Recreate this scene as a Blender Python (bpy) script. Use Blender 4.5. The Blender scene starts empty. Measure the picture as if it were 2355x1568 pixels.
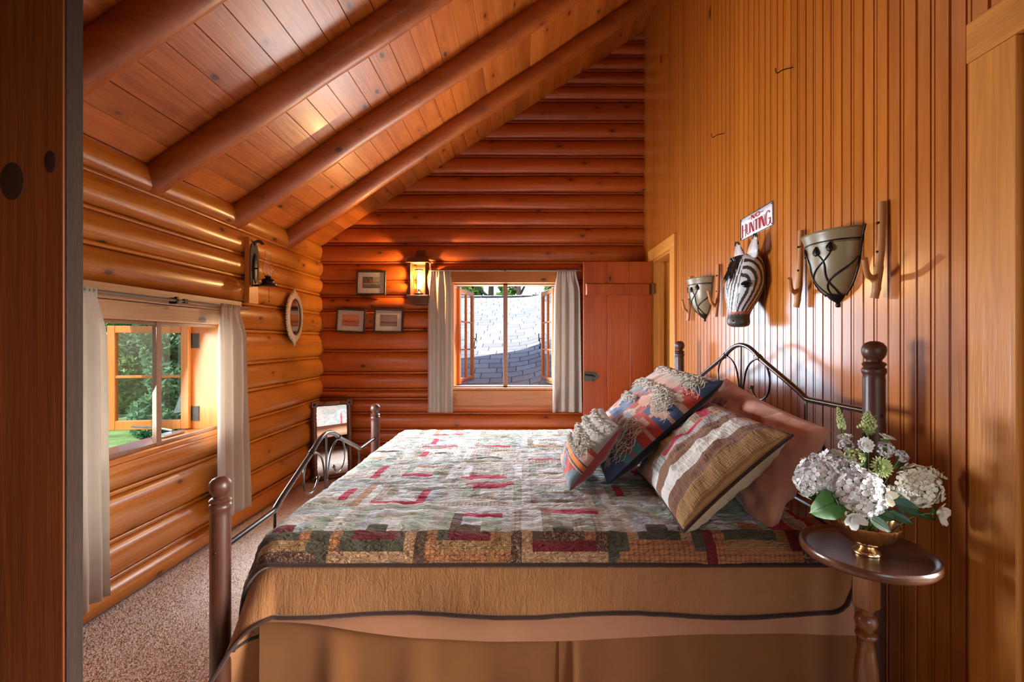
import bpy, bmesh, math, random
from math import sin, cos, pi, radians, sqrt, atan2, exp
from mathutils import Vector, Matrix, noise

random.seed(7)
S = bpy.context.scene
COL = S.collection

# ------------------------------------------------------------------ camera, sky, sun, lamps, exposure
F = 16.0 / 36.0 * 2355.0                      # focal length in pixels of the 2355-wide frame
EYE = 1.37
camd = bpy.data.cameras.new('camera'); cam = bpy.data.objects.new('camera', camd); COL.objects.link(cam)
camd.sensor_width = 36.0; camd.lens = 16.0; camd.shift_x = -0.0096; camd.clip_start = 0.02; camd.clip_end = 300
cam.location = (0, 0, EYE); cam.rotation_euler = (pi / 2, 0, 0)
S.camera = cam
S.view_settings.view_transform = 'Standard'; S.view_settings.look = 'None'
S.view_settings.gamma = 1.0; S.view_settings.use_curve_mapping = False
S.view_settings.exposure = -0.08
S.cycles.max_bounces = 7; S.cycles.diffuse_bounces = 4; S.cycles.glossy_bounces = 4
S.cycles.transmission_bounces = 6; S.cycles.transparent_max_bounces = 12
S.cycles.caustics_reflective = False; S.cycles.caustics_refractive = False
S.cycles.sample_clamp_indirect = 4.0; S.cycles.use_denoising = True; S.cycles.use_adaptive_sampling = True; S.cycles.adaptive_threshold = 0.02

W = bpy.data.worlds.new('sky'); S.world = W; W.use_nodes = True
_n = W.node_tree.nodes; _l = W.node_tree.links; _n.clear()
_o = _n.new('ShaderNodeOutputWorld'); _b = _n.new('ShaderNodeBackground'); _s = _n.new('ShaderNodeTexSky')
_s.sky_type = 'NISHITA'; _s.sun_disc = False; _s.sun_elevation = radians(50); _s.sun_rotation = radians(190)
_b.inputs['Strength'].default_value = 0.34
_l.new(_s.outputs[0], _b.inputs[0]); _l.new(_b.outputs[0], _o.inputs[0])

def lamp(name, kind, loc, energy, color=(1, 1, 1), aim=None, **kw):
    d = bpy.data.lights.new(name, kind); d.energy = energy; d.color = color
    for k, v in kw.items(): setattr(d, k, v)
    o = bpy.data.objects.new(name, d); COL.objects.link(o); o.location = loc
    if aim is not None:
        o.rotation_euler = Vector(aim).to_track_quat('-Z', 'Y').to_euler()
    return o

lamp('sun', 'SUN', (0, -10, 12), 6.5, (1.0, 0.95, 0.88), aim=(0.16, 0.57, -0.80), angle=radians(0.6))
def window_lamp(name, loc, aim, energy, color, sx, sy, spread):
    return lamp(name, 'AREA', loc, energy, color, aim=aim, shape='RECTANGLE', size=sx, size_y=sy, spread=radians(spread))
# daylight of both windows and the side door, plus fill added behind the camera
window_lamp('daylight_left_window', (-2.096, 2.63, 1.12), (1.0, 0.05, 0.02), 58, (0.88, 0.94, 1.0), 0.92, 0.66, 100)
window_lamp('daylight_left_window_sky', (-2.096, 2.63, 1.14), (0.8, 0.45, -0.42), 16, (0.86, 0.92, 1.0), 0.92, 0.62, 110)
window_lamp('daylight_back_window_up', (-0.17, 4.76, 1.43), (-0.1, -0.62, 0.78), 22, (1.0, 0.97, 0.93), 1.0, 1.0, 96)
window_lamp('daylight_back_window_sky', (-0.17, 4.76, 1.43), (0.0, -0.72, -0.70), 76, (0.80, 0.89, 1.0), 1.0, 1.0, 84)
window_lamp('daylight_back_window_side', (-0.17, 4.76, 1.43), (0.83, -0.56, -0.05), 22, (0.66, 0.82, 1.0), 1.0, 1.0, 100)
window_lamp('daylight_side_door', (1.30, 0.73, 1.20), (-0.98, 0.17, -0.22), 23, (1.0, 0.96, 0.88), 0.8, 1.7, 46)
window_lamp('front_fill_light', (0.55, -1.66, 1.45), (-0.30, 0.95, 0.05), 6, (1.0, 0.93, 0.80), 1.2, 1.1, 120)

# ------------------------------------------------------------------ helpers
class MB:
    def __init__(s): s.v = []; s.f = []; s.c = []; s.uv = None; s.m = []
    def add(s, vs, fs, col=None, mi=0):
        n = len(s.v); s.v.extend([tuple(p) for p in vs])
        for f in fs: s.f.append(tuple(i + n for i in f)); s.c.append(col); s.m.append(mi)
        return s
    def box(s, x0, x1, y0, y1, z0, z1, b=0.0, mi=0):
        x0, x1 = min(x0, x1), max(x0, x1); y0, y1 = min(y0, y1), max(y0, y1); z0, z1 = min(z0, z1), max(z0, z1)
        b = min(b, (x1 - x0) * .45, (y1 - y0) * .45, (z1 - z0) * .45)
        if b <= 0:
            vs = [(x, y, z) for x in (x0, x1) for y in (y0, y1) for z in (z0, z1)]
            return s.add(vs, [(0, 1, 3, 2), (4, 6, 7, 5), (0, 4, 5, 1), (2, 3, 7, 6), (0, 2, 6, 4), (1, 5, 7, 3)], mi=mi)
        bm = bmesh.new()
        vs = {}
        for i, sx in enumerate((-1, 1)):
            for j, sy in enumerate((-1, 1)):
                for k, sz in enumerate((-1, 1)):
                    x = (x0, x1)[i]; y = (y0, y1)[j]; z = (z0, z1)[k]
                    vs[i, j, k, 0] = bm.verts.new((x, y - sy * b, z - sz * b))
                    vs[i, j, k, 1] = bm.verts.new((x - sx * b, y, z - sz * b))
                    vs[i, j, k, 2] = bm.verts.new((x - sx * b, y - sy * b, z))
        bmesh.ops.convex_hull(bm, input=bm.verts)
        bm.verts.index_update()
        s.add([v.co[:] for v in bm.verts], [[v.index for v in f.verts] for f in bm.faces], mi=mi)
        bm.free(); return s
    def tube(s, pts, r, n=8, cap=True, flat=1.0, mi=0, col=None):
        pts = [Vector(p) for p in pts]; m = len(pts)
        rs = r if isinstance(r, (list, tuple)) else [r] * m
        t = [(pts[min(i + 1, m - 1)] - pts[max(i - 1, 0)]).normalized() for i in range(m)]
        up = Vector((0, 0, 1)) if abs(t[0].z) < .9 else Vector((1, 0, 0))
        a = t[0].cross(up).normalized(); vs = []
        for i in range(m):
            a = (a - t[i] * a.dot(t[i])).normalized(); bb = t[i].cross(a)
            for k in range(n):
                w = 2 * pi * k / n
                vs.append(pts[i] + (a * cos(w) + bb * sin(w) * flat) * rs[i])
        fs = [(i * n + k, i * n + (k + 1) % n, (i + 1) * n + (k + 1) % n, (i + 1) * n + k) for i in range(m - 1) for k in range(n)]
        if cap: fs += [tuple(range(n - 1, -1, -1)), tuple(range((m - 1) * n, m * n))]
        return s.add(vs, fs, mi=mi, col=col)
    def lathe(s, prof, c=(0, 0, 0), n=20, flute=0, fl=0.0, a0=0.0, a1=2 * pi, ax='z', cap=True):
        full = abs(a1 - a0 - 2 * pi) < 1e-6; k = n if full else n + 1; vs = []
        for (r, z) in prof:
            for i in range(k):
                a = a0 + (a1 - a0) * i / n
                rr = r * (1 + fl * cos(flute * a)) if flute else r
                p = (rr * cos(a), rr * sin(a), z)
                if ax == 'y': p = (p[0], p[2], p[1])
                if ax == 'x': p = (p[2], p[0], p[1])
                vs.append((c[0] + p[0], c[1] + p[1], c[2] + p[2]))
        m = len(prof); fs = []
        for j in range(m - 1):
            for i in range(n):
                i2 = (i + 1) % k
                fs.append((j * k + i, j * k + i2, (j + 1) * k + i2, (j + 1) * k + i))
        if cap and full: fs += [tuple(range(k - 1, -1, -1)), tuple(range((m - 1) * k, m * k))]
        return s.add(vs, fs)
    def prism(s, poly, axis, a0, a1):
        # poly in the two other axes (x->(y,z), y->(x,z), z->(x,y))
        def P(p, a): return (a, p[0], p[1]) if axis == 'x' else (p[0], a, p[1]) if axis == 'y' else (p[0], p[1], a)
        n = len(poly); vs = [P(p, a0) for p in poly] + [P(p, a1) for p in poly]
        return s.add(vs, [tuple(range(n - 1, -1, -1)), tuple(range(n, 2 * n))] + [(i, (i + 1) % n, n + (i + 1) % n, n + i) for i in range(n)])
    def ell(s, c, rx, ry, rz, n=12, m=8, col=None):
        vs = [];
        for j in range(m + 1):
            ph = -pi / 2 + pi * j / m
            for i in range(n):
                a = 2 * pi * i / n; vs.append((c[0] + rx * cos(ph) * cos(a), c[1] + ry * cos(ph) * sin(a), c[2] + rz * sin(ph)))
        fs = [(j * n + i, j * n + (i + 1) % n, (j + 1) * n + (i + 1) % n, (j + 1) * n + i) for j in range(m) for i in range(n)]
        return s.add(vs, fs, col=col)
    def grid(s, fn, nu, nv, colfn=None, uvfn=None, flip=False):
        base = len(s.v)
        for i in range(nu + 1):
            for j in range(nv + 1):
                s.v.append(tuple(fn(i / nu, j / nv)))
        if uvfn:
            if s.uv is None: s.uv = {}
            for i in range(nu + 1):
                for j in range(nv + 1): s.uv[base + i * (nv + 1) + j] = uvfn(i / nu, j / nv)
        for i in range(nu):
            for j in range(nv):
                a = base + i * (nv + 1) + j; q = (a, a + nv + 1, a + nv + 2, a + 1)
                s.f.append(q[::-1] if flip else q)
                s.c.append(colfn((i + .5) / nu, (j + .5) / nv) if colfn else None); s.m.append(0)
        return s
    def xf(s, M, i0=0):
        M = Matrix(M) if not isinstance(M, Matrix) else M
        for i in range(i0, len(s.v)): s.v[i] = tuple(M @ Vector(s.v[i]))
        return s
    def mesh(s, name, mats, smooth=35):
        me = bpy.data.meshes.new(name); me.from_pydata(s.v, [], s.f)
        for m in (mats if isinstance(mats, (list, tuple)) else [mats]): me.materials.append(m)
        if any(s.m): me.polygons.foreach_set('material_index', s.m)
        if any(c is not None for c in s.c):
            at = me.color_attributes.new('Col', 'FLOAT_COLOR', 'CORNER'); buf = []
            for f, c in zip(s.f, s.c):
                c = c or (1, 1, 1, 1); c = tuple(c) + (1.0,) if len(c) == 3 else c
                for _ in f: buf.extend(c)
            at.data.foreach_set('color', buf)
        if s.uv:
            uvl = me.uv_layers.new(name='UVMap'); buf = []
            for f in s.f:
                for i in f: buf.extend(s.uv.get(i, (0, 0)))
            uvl.data.foreach_set('uv', buf)
        if smooth is not None:
            me.polygons.foreach_set('use_smooth', [True] * len(me.polygons))
            if smooth < 180: me.set_sharp_from_angle(angle=radians(smooth))
        me.validate(); me.update(); return me

def link(name, me, parent=None):
    o = bpy.data.objects.new(name, me); COL.objects.link(o)
    if parent is not None: o.parent = parent
    return o
def obj(name, mb, mats, parent=None, smooth=35, fix=False):
    me = mb.mesh(name, mats, smooth)
    if fix:
        bm = bmesh.new(); bm.from_mesh(me); bmesh.ops.recalc_face_normals(bm, faces=bm.faces); bm.to_mesh(me); bm.free()
    return link(name, me, parent)
def tag(o, label=None, cat=None, group=None, kind=None):
    if label: o['label'] = label
    if cat: o['category'] = cat
    if group: o['group'] = group
    if kind: o['kind'] = kind
    return o
def thing(name, label, cat, loc=(0, 0, 0), group=None, rot=None):
    o = bpy.data.objects.new(name, None); COL.objects.link(o); o.location = loc; o.empty_display_size = .05
    if rot: o.rotation_euler = rot
    return tag(o, label, cat, group)
def structure(name, label=None):
    o = bpy.data.objects.new(name, None); COL.objects.link(o)
    return tag(o, label, None, None, 'structure')
def parent_keep(o, p):
    # geometry written in world coordinates under a thing placed elsewhere
    bpy.context.view_layer.update()
    o.parent = p; o.matrix_parent_inverse = p.matrix_basis.inverted(); return o
def px(x, y, d):                              # the point at depth d that was measured at (x, y) in the photograph
    return Vector(((x - 1200.0) * d / F, d, EYE - (y - 784.0) * d / F))
def smooth_path(pts, k=6):
    P = [Vector(p) for p in pts]; out = []
    for i in range(len(P) - 1):
        p0 = P[max(i - 1, 0)]; p1 = P[i]; p2 = P[i + 1]; p3 = P[min(i + 2, len(P) - 1)]
        for j in range(k):
            t = j / k
            out.append(.5 * ((2 * p1) + (-p0 + p2) * t + (2 * p0 - 5 * p1 + 4 * p2 - p3) * t * t + (-p0 + 3 * p1 - 3 * p2 + p3) * t ** 3))
    out.append(P[-1]); return out
def ss(a, b, x):
    t = max(0., min(1., (x - a) / (b - a))); return t * t * (3 - 2 * t)

# ------------------------------------------------------------------ materials
class NT:
    def __init__(s, name):
        s.mat = bpy.data.materials.new(name); s.mat.use_nodes = True
        s.t = s.mat.node_tree; s.t.nodes.clear()
        s.out = s.t.nodes.new('ShaderNodeOutputMaterial')
    def n(s, kind, **kw):
        nd = s.t.nodes.new(kind)
        ins = kw.pop('ins', {})
        for k, v in kw.items(): setattr(nd, k, v)
        for k, v in ins.items():
            if hasattr(v, 'is_output'): s.t.links.new(v, nd.inputs[k])
            else: nd.inputs[k].default_value = v
        return nd
    def math(s, op, a, b=0.0, c=None, clamp=False):
        i = {0: a, 1: b}
        if c is not None: i[2] = c
        return s.n('ShaderNodeMath', operation=op, use_clamp=clamp, ins=i).outputs[0]
    def mix(s, f, a, b, mode='MIX'):
        m = s.n('ShaderNodeMix', data_type='RGBA', blend_type=mode, ins={0: f})
        for k, v in ((6, a), (7, b)):
            if hasattr(v, 'is_output'): s.t.links.new(v, m.inputs[k])
            else: m.inputs[k].default_value = tuple(v) + ((1,) if len(v) == 3 else ())
        return m.outputs[2]
    def ramp(s, fac, stops, interp='LINEAR'):
        r = s.n('ShaderNodeValToRGB', ins={0: fac}); cr = r.color_ramp; cr.interpolation = interp
        while len(cr.elements) < len(stops): cr.elements.new(.5)
        for e, (p, c) in zip(cr.elements, stops):
            e.position = p; e.color = tuple(c) + ((1,) if len(c) == 3 else ()) if not isinstance(c, (int, float)) else (c, c, c, 1)
        return r.outputs[0]
    def bsdf(s, color, rough=.5, metal=0., normal=None, spec=.5, **kw):
        b = s.n('ShaderNodeBsdfPrincipled'); I = b.inputs
        def put(k, v):
            if v is None: return
            if hasattr(v, 'is_output'): s.t.links.new(v, I[k])
            else: I[k].default_value = (tuple(v) + (1,) if isinstance(v, tuple) and len(v) == 3 and k in ('Base Color', 'Emission Color', 'Sheen Tint', 'Specular Tint') else v)
        put('Base Color', color); put('Roughness', rough); put('Metallic', metal); put('Specular IOR Level', spec)
        if normal is not None: s.t.links.new(normal, I['Normal'])
        for k, v in kw.items(): put(k, v)
        s.t.links.new(b.outputs[0], s.out.inputs[0]); return b
    def bump(s, h, strength=.3, dist=.01):
        return s.n('ShaderNodeBump', ins={'Strength': strength, 'Distance': dist, 'Height': h}).outputs[0]

def wood(name, dark, mid, light, axis='x', grain=1.0, rough=.42, knots=.5, coat=.25, vary=.25, bump=.25, knot_scale=6.5, contrast=.55):
    N = NT(name)
    co = N.n('ShaderNodeTexCoord').outputs['Object']; oi = N.n('ShaderNodeObjectInfo')
    off = N.math('MULTIPLY', oi.outputs['Random'], 61.7)
    cv = N.n('ShaderNodeCombineXYZ', ins={0: off, 1: off, 2: off}).outputs[0]
    p = N.n('ShaderNodeVectorMath', operation='ADD', ins={0: co, 1: cv}).outputs[0]
    st = {'x': (.045, 1, 1), 'y': (1, .045, 1), 'z': (1, 1, .045)}[axis]
    st2 = {'x': (.55, 1, 1), 'y': (1, .55, 1), 'z': (1, 1, .55)}[axis]
    pm = N.n('ShaderNodeVectorMath', operation='MULTIPLY', ins={0: p, 1: st}).outputs[0]
    pk = N.n('ShaderNodeVectorMath', operation='MULTIPLY', ins={0: p, 1: st2}).outputs[0]
    # knots pull the grain around them
    vo = N.n('ShaderNodeTexVoronoi', feature='F1', ins={'Vector': pk, 'Scale': knot_scale, 'Randomness': 1.0})
    sel = N.math('GREATER_THAN', N.n('ShaderNodeSeparateColor', ins={0: vo.outputs['Color']}).outputs[0], 1 - knots)
    kn = N.math('MULTIPLY', N.n('ShaderNodeMapRange', interpolation_type='SMOOTHSTEP', ins={0: vo.outputs['Distance'], 1: .07, 2: .16, 3: 1.0, 4: 0.0}).outputs[0], sel)
    halo = N.math('MULTIPLY', N.n('ShaderNodeMapRange', interpolation_type='SMOOTHSTEP', ins={0: vo.outputs['Distance'], 1: .08, 2: .42, 3: 1.0, 4: 0.0}).outputs[0], sel)
    broad = N.n('ShaderNodeTexNoise', ins={'Vector': pm, 'Scale': 7 * grain, 'Detail': 4, 'Distortion': .6}).outputs[0]
    fine = N.n('ShaderNodeTexNoise', ins={'Vector': pm, 'Scale': 70 * grain, 'Detail': 3, 'Roughness': .65}).outputs[0]
    w = N.n('ShaderNodeTexNoise', ins={'Vector': pm, 'Scale': 22 * grain, 'Detail': 2, 'Distortion': 1.2}).outputs[0]
    ring = N.math('SINE', N.math('ADD', N.math('MULTIPLY', w, 34.0), N.math('MULTIPLY', halo, 9.0)))
    g = N.math('ADD', N.math('MULTIPLY', broad, .75), N.math('MULTIPLY', fine, .3))
    g = N.math('ADD', g, N.math('MULTIPLY', ring, .055))
    lo = tuple(m + (d - m) * contrast for m, d in zip(mid, dark)); hi = tuple(m + (d - m) * contrast for m, d in zip(mid, light))
    c = N.ramp(g, [(.30, lo), (.50, mid), (.72, hi)])
    c = N.mix(N.math('MULTIPLY', halo, .35), c, dark)
    c = N.mix(N.math('MULTIPLY', kn, .85), c, tuple(x * .22 for x in dark))
    v = N.math('MULTIPLY_ADD', oi.outputs['Random'], vary, 1 - vary * .55)
    hs = N.n('ShaderNodeHueSaturation', ins={'Value': v, 'Color': c}).outputs[0]
    h = N.math('SUBTRACT', N.math('ADD', fine, N.math('MULTIPLY', broad, .6)), N.math('MULTIPLY', kn, .3))
    N.bsdf(hs, rough, 0, N.bump(h, bump, .006), spec=.45, **{'Coat Weight': coat, 'Coat Roughness': .22})
    return N.mat
def plain(name, color, rough=.5, metal=0., nscale=60, amt=.12, bump=.1, bdist=.003, **kw):
    N = NT(name); co = N.n('ShaderNodeTexCoord').outputs['Object']
    nz = N.n('ShaderNodeTexNoise', ins={'Vector': co, 'Scale': nscale, 'Detail': 4}).outputs[0]
    c = N.mix(nz, tuple(x * (1 - amt) for x in color), tuple(min(1, x * (1 + amt)) for x in color))
    N.bsdf(c, rough, metal, N.bump(nz, bump, bdist) if bump else None, **kw); return N.mat
def cloth(name, color, rough=.9, weave=500, bump=.25, wrinkle=0., trans=0.0, sheen=.2):
    N = NT(name); co = N.n('ShaderNodeTexCoord').outputs['Object']
    a = N.n('ShaderNodeTexWave', bands_direction='X', ins={'Vector': co, 'Scale': weave / 6.28, 'Distortion': 1.0}).outputs[1]
    b = N.n('ShaderNodeTexWave', bands_direction='Z', ins={'Vector': co, 'Scale': weave / 6.28, 'Distortion': 1.0}).outputs[1]
    nz = N.n('ShaderNodeTexNoise', ins={'Vector': co, 'Scale': 14, 'Detail': 5}).outputs[0]
    c = N.mix(nz, tuple(x * .88 for x in color), tuple(min(1, x * 1.1) for x in color))
    h = N.math('ADD', N.math('MULTIPLY', N.math('ADD', a, b), .12), N.math('MULTIPLY', nz, wrinkle))
    pb = N.bsdf(c, rough, 0, N.bump(h, bump, .006), spec=.2, **{'Sheen Weight': sheen, 'Sheen Roughness': .5})
    if trans:
        tr = N.n('ShaderNodeBsdfTranslucent', ins={0: tuple(color) + (1,)})
        mx = N.n('ShaderNodeMixShader', ins={0: trans, 1: pb.outputs[0], 2: tr.outputs[0]})
        N.t.links.new(mx.outputs[0], N.out.inputs[0])
    return N.mat
def glass(name, tint=(1, 1, 1), refl=1.0, rough=.02):
    N = NT(name)
    fc = N.n('ShaderNodeLayerWeight', ins={0: .5}).outputs['Facing']
    fr = N.math('MULTIPLY_ADD', N.math('POWER', fc, 4.0), .75, .04)
    tr = N.n('ShaderNodeBsdfTransparent', ins={0: tuple(tint) + (1,)}); gl = N.n('ShaderNodeBsdfGlossy', ins={0: (1, 1, 1, 1), 'Roughness': rough})
    mx = N.n('ShaderNodeMixShader', ins={0: N.math('MULTIPLY', fr, refl, clamp=True), 1: tr.outputs[0], 2: gl.outputs[0]})
    N.t.links.new(mx.outputs[0], N.out.inputs[0]); return N.mat
def attr_cloth(name, rough=.9, plaid=False, ripple=0., sheen=.15, fuzz=.0):
    N = NT(name)
    at = N.n('ShaderNodeAttribute', attribute_name='Col'); c = at.outputs['Color']
    uv = N.n('ShaderNodeTexCoord').outputs['UV'] if plaid else N.n('ShaderNodeTexCoord').outputs['Object']
    nz = N.n('ShaderNodeTexNoise', ins={'Vector': uv, 'Scale': 240, 'Detail': 3}).outputs[0]
    c = N.mix(N.math('MULTIPLY', nz, .35), c, N.mix(.5, c, (.05, .04, .03)))
    h = nz
    if plaid:
        sp = N.n('ShaderNodeSeparateXYZ', ins={0: uv})
        def stripe(k, fr, w): return N.math('LESS_THAN', N.math('FRACT', N.math('MULTIPLY', sp.outputs[k], fr)), w)
        # alpha picks the fabric: 1 plain, .75 gingham, .5 wide plaid, .25 leaf print
        gx, gy = stripe(0, 165, .5), stripe(1, 165, .5)
        ging = N.math('MULTIPLY', N.math('ADD', gx, gy), .5)
        wx, wy = stripe(0, 62, .3), stripe(1, 62, .3)
        wide = N.math('MULTIPLY', N.math('ADD', wx, wy), .5)
        leaf = N.math('GREATER_THAN', N.n('ShaderNodeTexNoise', ins={'Vector': uv, 'Scale': 62, 'Detail': 4, 'Distortion': 2.0}).outputs[0], .56)
        A = at.outputs['Alpha']
        def sel(v): return N.math('LESS_THAN', N.math('ABSOLUTE', N.math('SUBTRACT', A, v)), .1)
        dk = N.mix(.75, c, (.035, .022, .015))
        c = N.mix(N.math('MULTIPLY', N.math('MULTIPLY', sel(.75), ging), .75), c, dk)
        c = N.mix(N.math('MULTIPLY', N.math('MULTIPLY', sel(.5), wide), .85), c, dk)
        c = N.mix(N.math('MULTIPLY', N.math('MULTIPLY', sel(.25), leaf), .6), c, (.45, .30, .17))
    if ripple:
        sp2 = N.n('ShaderNodeVectorMath', operation='MULTIPLY', ins={0: uv, 1: (1.0, 3.2, 1.0)}).outputs[0]
        rp = N.n('ShaderNodeTexNoise', ins={'Vector': sp2, 'Scale': 36, 'Detail': 3, 'Distortion': .8}).outputs[0]
        h = N.math('ADD', N.math('MULTIPLY', nz, .12), rp)
        N.bsdf(c, rough, 0, N.bump(h, ripple, .02), spec=.15, **{'Sheen Weight': sheen})
    else:
        N.bsdf(c, rough, 0, N.bump(h, .3, .004), spec=.15, **{'Sheen Weight': sheen})
    return N.mat

M = {}
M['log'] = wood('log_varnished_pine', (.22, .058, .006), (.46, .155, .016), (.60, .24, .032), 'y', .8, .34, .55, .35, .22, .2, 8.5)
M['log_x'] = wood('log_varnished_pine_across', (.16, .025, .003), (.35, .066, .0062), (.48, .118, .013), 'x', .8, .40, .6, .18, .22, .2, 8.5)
M['plank'] = wood('ceiling_plank_pine', (.19, .042, .006), (.42, .112, .015), (.56, .19, .034), 'y', 1.0, .40, .7, .25, .30, .2, 8.0, .7)
M['rafter'] = wood('rafter_pine', (.11, .022, .003), (.31, .074, .008), (.44, .13, .017), 'x', .8, .48, .55, .12, .12, .15, 7.0)
M['bead'] = wood('bead_board_fir', (.23, .054, .005), (.41, .120, .0115), (.52, .19, .023), 'z', 1.2, .33, .10, 1.0, .16, .12, 5.0, .5)
M['grey_trim'] = wood('window_head_board_grey', (.22, .11, .055), (.38, .215, .115), (.50, .31, .19), 'y', 1.0, .4, .2, .25, .1)  # greyer, less saturated wood than the other window trim
M['door'] = wood('door_red_pine', (.16, .024, .004), (.30, .050, .008), (.40, .08, .014), 'z', .9, .34, .45, .4, .15)
M['casing'] = wood('casing_fir', (.34, .11, .016), (.55, .215, .038), (.66, .30, .065), 'z', 1.0, .38, .1, .3, .1)
M['casing_x'] = wood('casing_fir_level', (.34, .11, .016), (.55, .215, .038), (.66, .30, .065), 'y', 1.0, .38, .1, .3, .1)
M['trim_x'] = wood('window_trim_pine', (.22, .065, .012), (.40, .135, .03), (.55, .22, .06), 'x', 1.0, .38, .2, .3, .1)
M['trim_y'] = wood('window_trim_pine_deep', (.25, .075, .013), (.47, .165, .032), (.58, .25, .06), 'y', 1.0, .36, .25, .3, .1)
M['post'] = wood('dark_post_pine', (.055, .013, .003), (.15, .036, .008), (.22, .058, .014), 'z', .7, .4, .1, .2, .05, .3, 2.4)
M['sash'] = wood('window_sash_pine', (.38, .12, .022), (.60, .21, .04), (.70, .30, .07), 'z', 1.0, .4, .05, .2, .1)
M['bedwood'] = wood('bed_post_walnut', (.028, .008, .004), (.060, .018, .009), (.095, .031, .016), 'z', 1.0, .42, .1, .08, .05, .15)
M['tablewood'] = wood('table_mahogany', (.055, .016, .007), (.13, .042, .016), (.20, .075, .028), 'x', 1.0, .28, .05, .6, .02, .15)
M['legwood'] = wood('table_leg_maple', (.13, .040, .011), (.22, .072, .018), (.30, .105, .03), 'z', 1.0, .3, .05, .5, .02, .15)
M['twig'] = wood('peeled_branch', (.24, .09, .022), (.40, .17, .05), (.50, .25, .08), 'z', 2.0, .5, .3, .1, .2, .4, 9)
M['screen'] = wood('screen_frame_wood', (.16, .085, .05), (.25, .14, .085), (.33, .20, .13), 'z', 1.0, .5, .05, .1, .1)  # darker, greyer wood with the backlit shade put into its colour
M['frame_dark'] = plain('black_wood_frame', (.022, .018, .017), .4)
M['mirror_wood'] = wood('mirror_frame_walnut', (.055, .014, .005), (.12, .034, .011), (.19, .06, .02), 'z', 2.0, .35, .1, .3, .1)
M['lantern_wood'] = wood('lantern_board', (.06, .018, .006), (.11, .036, .014), (.16, .06, .025), 'z', 1.5, .5, .1, .1, .1)
M['iron'] = plain('dark_iron', (.020, .018, .017), .38, .75, 40, .3, .15)
M['bed_metal'] = plain('pewter_tube', (.11, .108, .11), .22, .92, 30, .15, .03)
M['steel'] = plain('grey_steel', (.35, .35, .34), .3, .9, 30, .2, .05)
M['pewter'] = plain('aged_plate', (.06, .055, .048), .8, .0, 40, .4, .2)
M['rod'] = plain('curtain_rod_grey', (.22, .23, .24), .35, .6, 40, .1, 0)
M['brass'] = plain('polished_brass', (.82, .56, .27), .22, 1.0, 25, .1, .02)
M['dull_brass'] = plain('dull_brass', (.25, .17, .06), .4, .9, 40, .3, .1)
M['curtain'] = cloth('linen_curtain', (.62, .55, .47), .9, 700, .15, .3, .28)
M['coverlet'] = None
M['skirt'] = cloth('tan_bed_skirt', (.24, .092, .026), .9, 500, .2, .5)
M['sheet'] = cloth('pale_rose_sheet', (.42, .19, .10), .9, 700, .12, .4)
M['pink'] = cloth('rose_pillow_case', (.58, .25, .16), .62, 800, .25, 1.2, 0, .4)
M['binding'] = cloth('brown_binding', (.045, .018, .012), .9, 300, .3)
M['quilt'] = attr_cloth('patchwork_cotton', .9, True, .95)
M['kilim'] = attr_cloth('kilim_wool', 1.0, False, 0, .3)
M['sham'] = attr_cloth('quilted_sham_cotton', .85, True, .45)
M['yarn'] = plain('undyed_yarn', (.55, .50, .42), .95, 0, 90, .2, .2)
M['mirror'] = plain('silvered_mirror', (.86, .87, .87), .015, 1.0, 10, .01, 0)
M['ivory'] = plain('ivory_lace_metal', (.66, .54, .38), .5, 0, 150, .25, .5, .004)
M['pane'] = glass('window_pane', (.97, .98, .99), .8)
M['chimney'] = glass('lamp_chimney_glass', (.985, .99, .99), 2.2, .04)
M['mat'] = plain('picture_mat', (.66, .61, .56), .8, 0, 300, .04, .05)
M['sign'] = plain('white_enamel', (.74, .74, .76), .3, 0, 20, .06, 0)
M['sign_red'] = plain('red_enamel', (.42, .02, .03), .3, 0, 20, .1, 0)
M['green_leaf'] = plain('leaf_green', (.10, .27, .07), .35, 0, 40, .35, .3)
M['dark_leaf'] = plain('leaf_dark_green', (.025, .075, .022), .4, 0, 40, .35, .3)
M['white_petal'] = plain('white_petal', (.90, .90, .91), .6, 0, 60, .06, .2)
M['cream_petal'] = plain('cream_petal', (.84, .78, .62), .6, 0, 60, .1, .2)
M['lilac_petal'] = plain('lilac_white_petal', (.68, .62, .66), .6, 0, 90, .2, .2)
M['lime_petal'] = plain('lime_petal', (.52, .60, .26), .6, 0, 60, .15, .2)
M['stem'] = plain('stem_green', (.10, .20, .05), .5, 0, 60, .2, .1)
M['amber_bulb'] = None
def coverlet_mat():
    N = NT('quilted_tan_cotton'); uv = N.n('ShaderNodeTexCoord').outputs['UV']
    nz = N.n('ShaderNodeTexNoise', ins={'Vector': uv, 'Scale': 30, 'Detail': 5}).outputs[0]
    c = N.mix(nz, (.28, .118, .040), (.35, .155, .060))
    sp = N.n('ShaderNodeSeparateXYZ', ins={0: uv})
    def seam(k, fr): return N.math('POWER', N.math('ABSOLUTE', N.math('SINE', N.math('MULTIPLY', sp.outputs[k], fr))), .35)
    st = N.math('MULTIPLY', seam(0, 70), seam(1, 70))
    sp2 = N.n('ShaderNodeVectorMath', operation='MULTIPLY', ins={0: uv, 1: (3.0, 1.0, 1.0)}).outputs[0]
    rp = N.n('ShaderNodeTexNoise', ins={'Vector': sp2, 'Scale': 26, 'Detail': 3, 'Distortion': 1.5}).outputs[0]
    N.bsdf(c, .9, 0, N.bump(N.math('ADD', N.math('MULTIPLY', st, .25), rp), .32, .012), spec=.15, **{'Sheen Weight': .2})
    return N.mat
M['coverlet'] = coverlet_mat()
def emit(name, color, strength):
    N = NT(name); e = N.n('ShaderNodeEmission', ins={0: tuple(color) + (1,), 1: strength})
    N.t.links.new(e.outputs[0], N.out.inputs[0]); return N.mat
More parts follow.
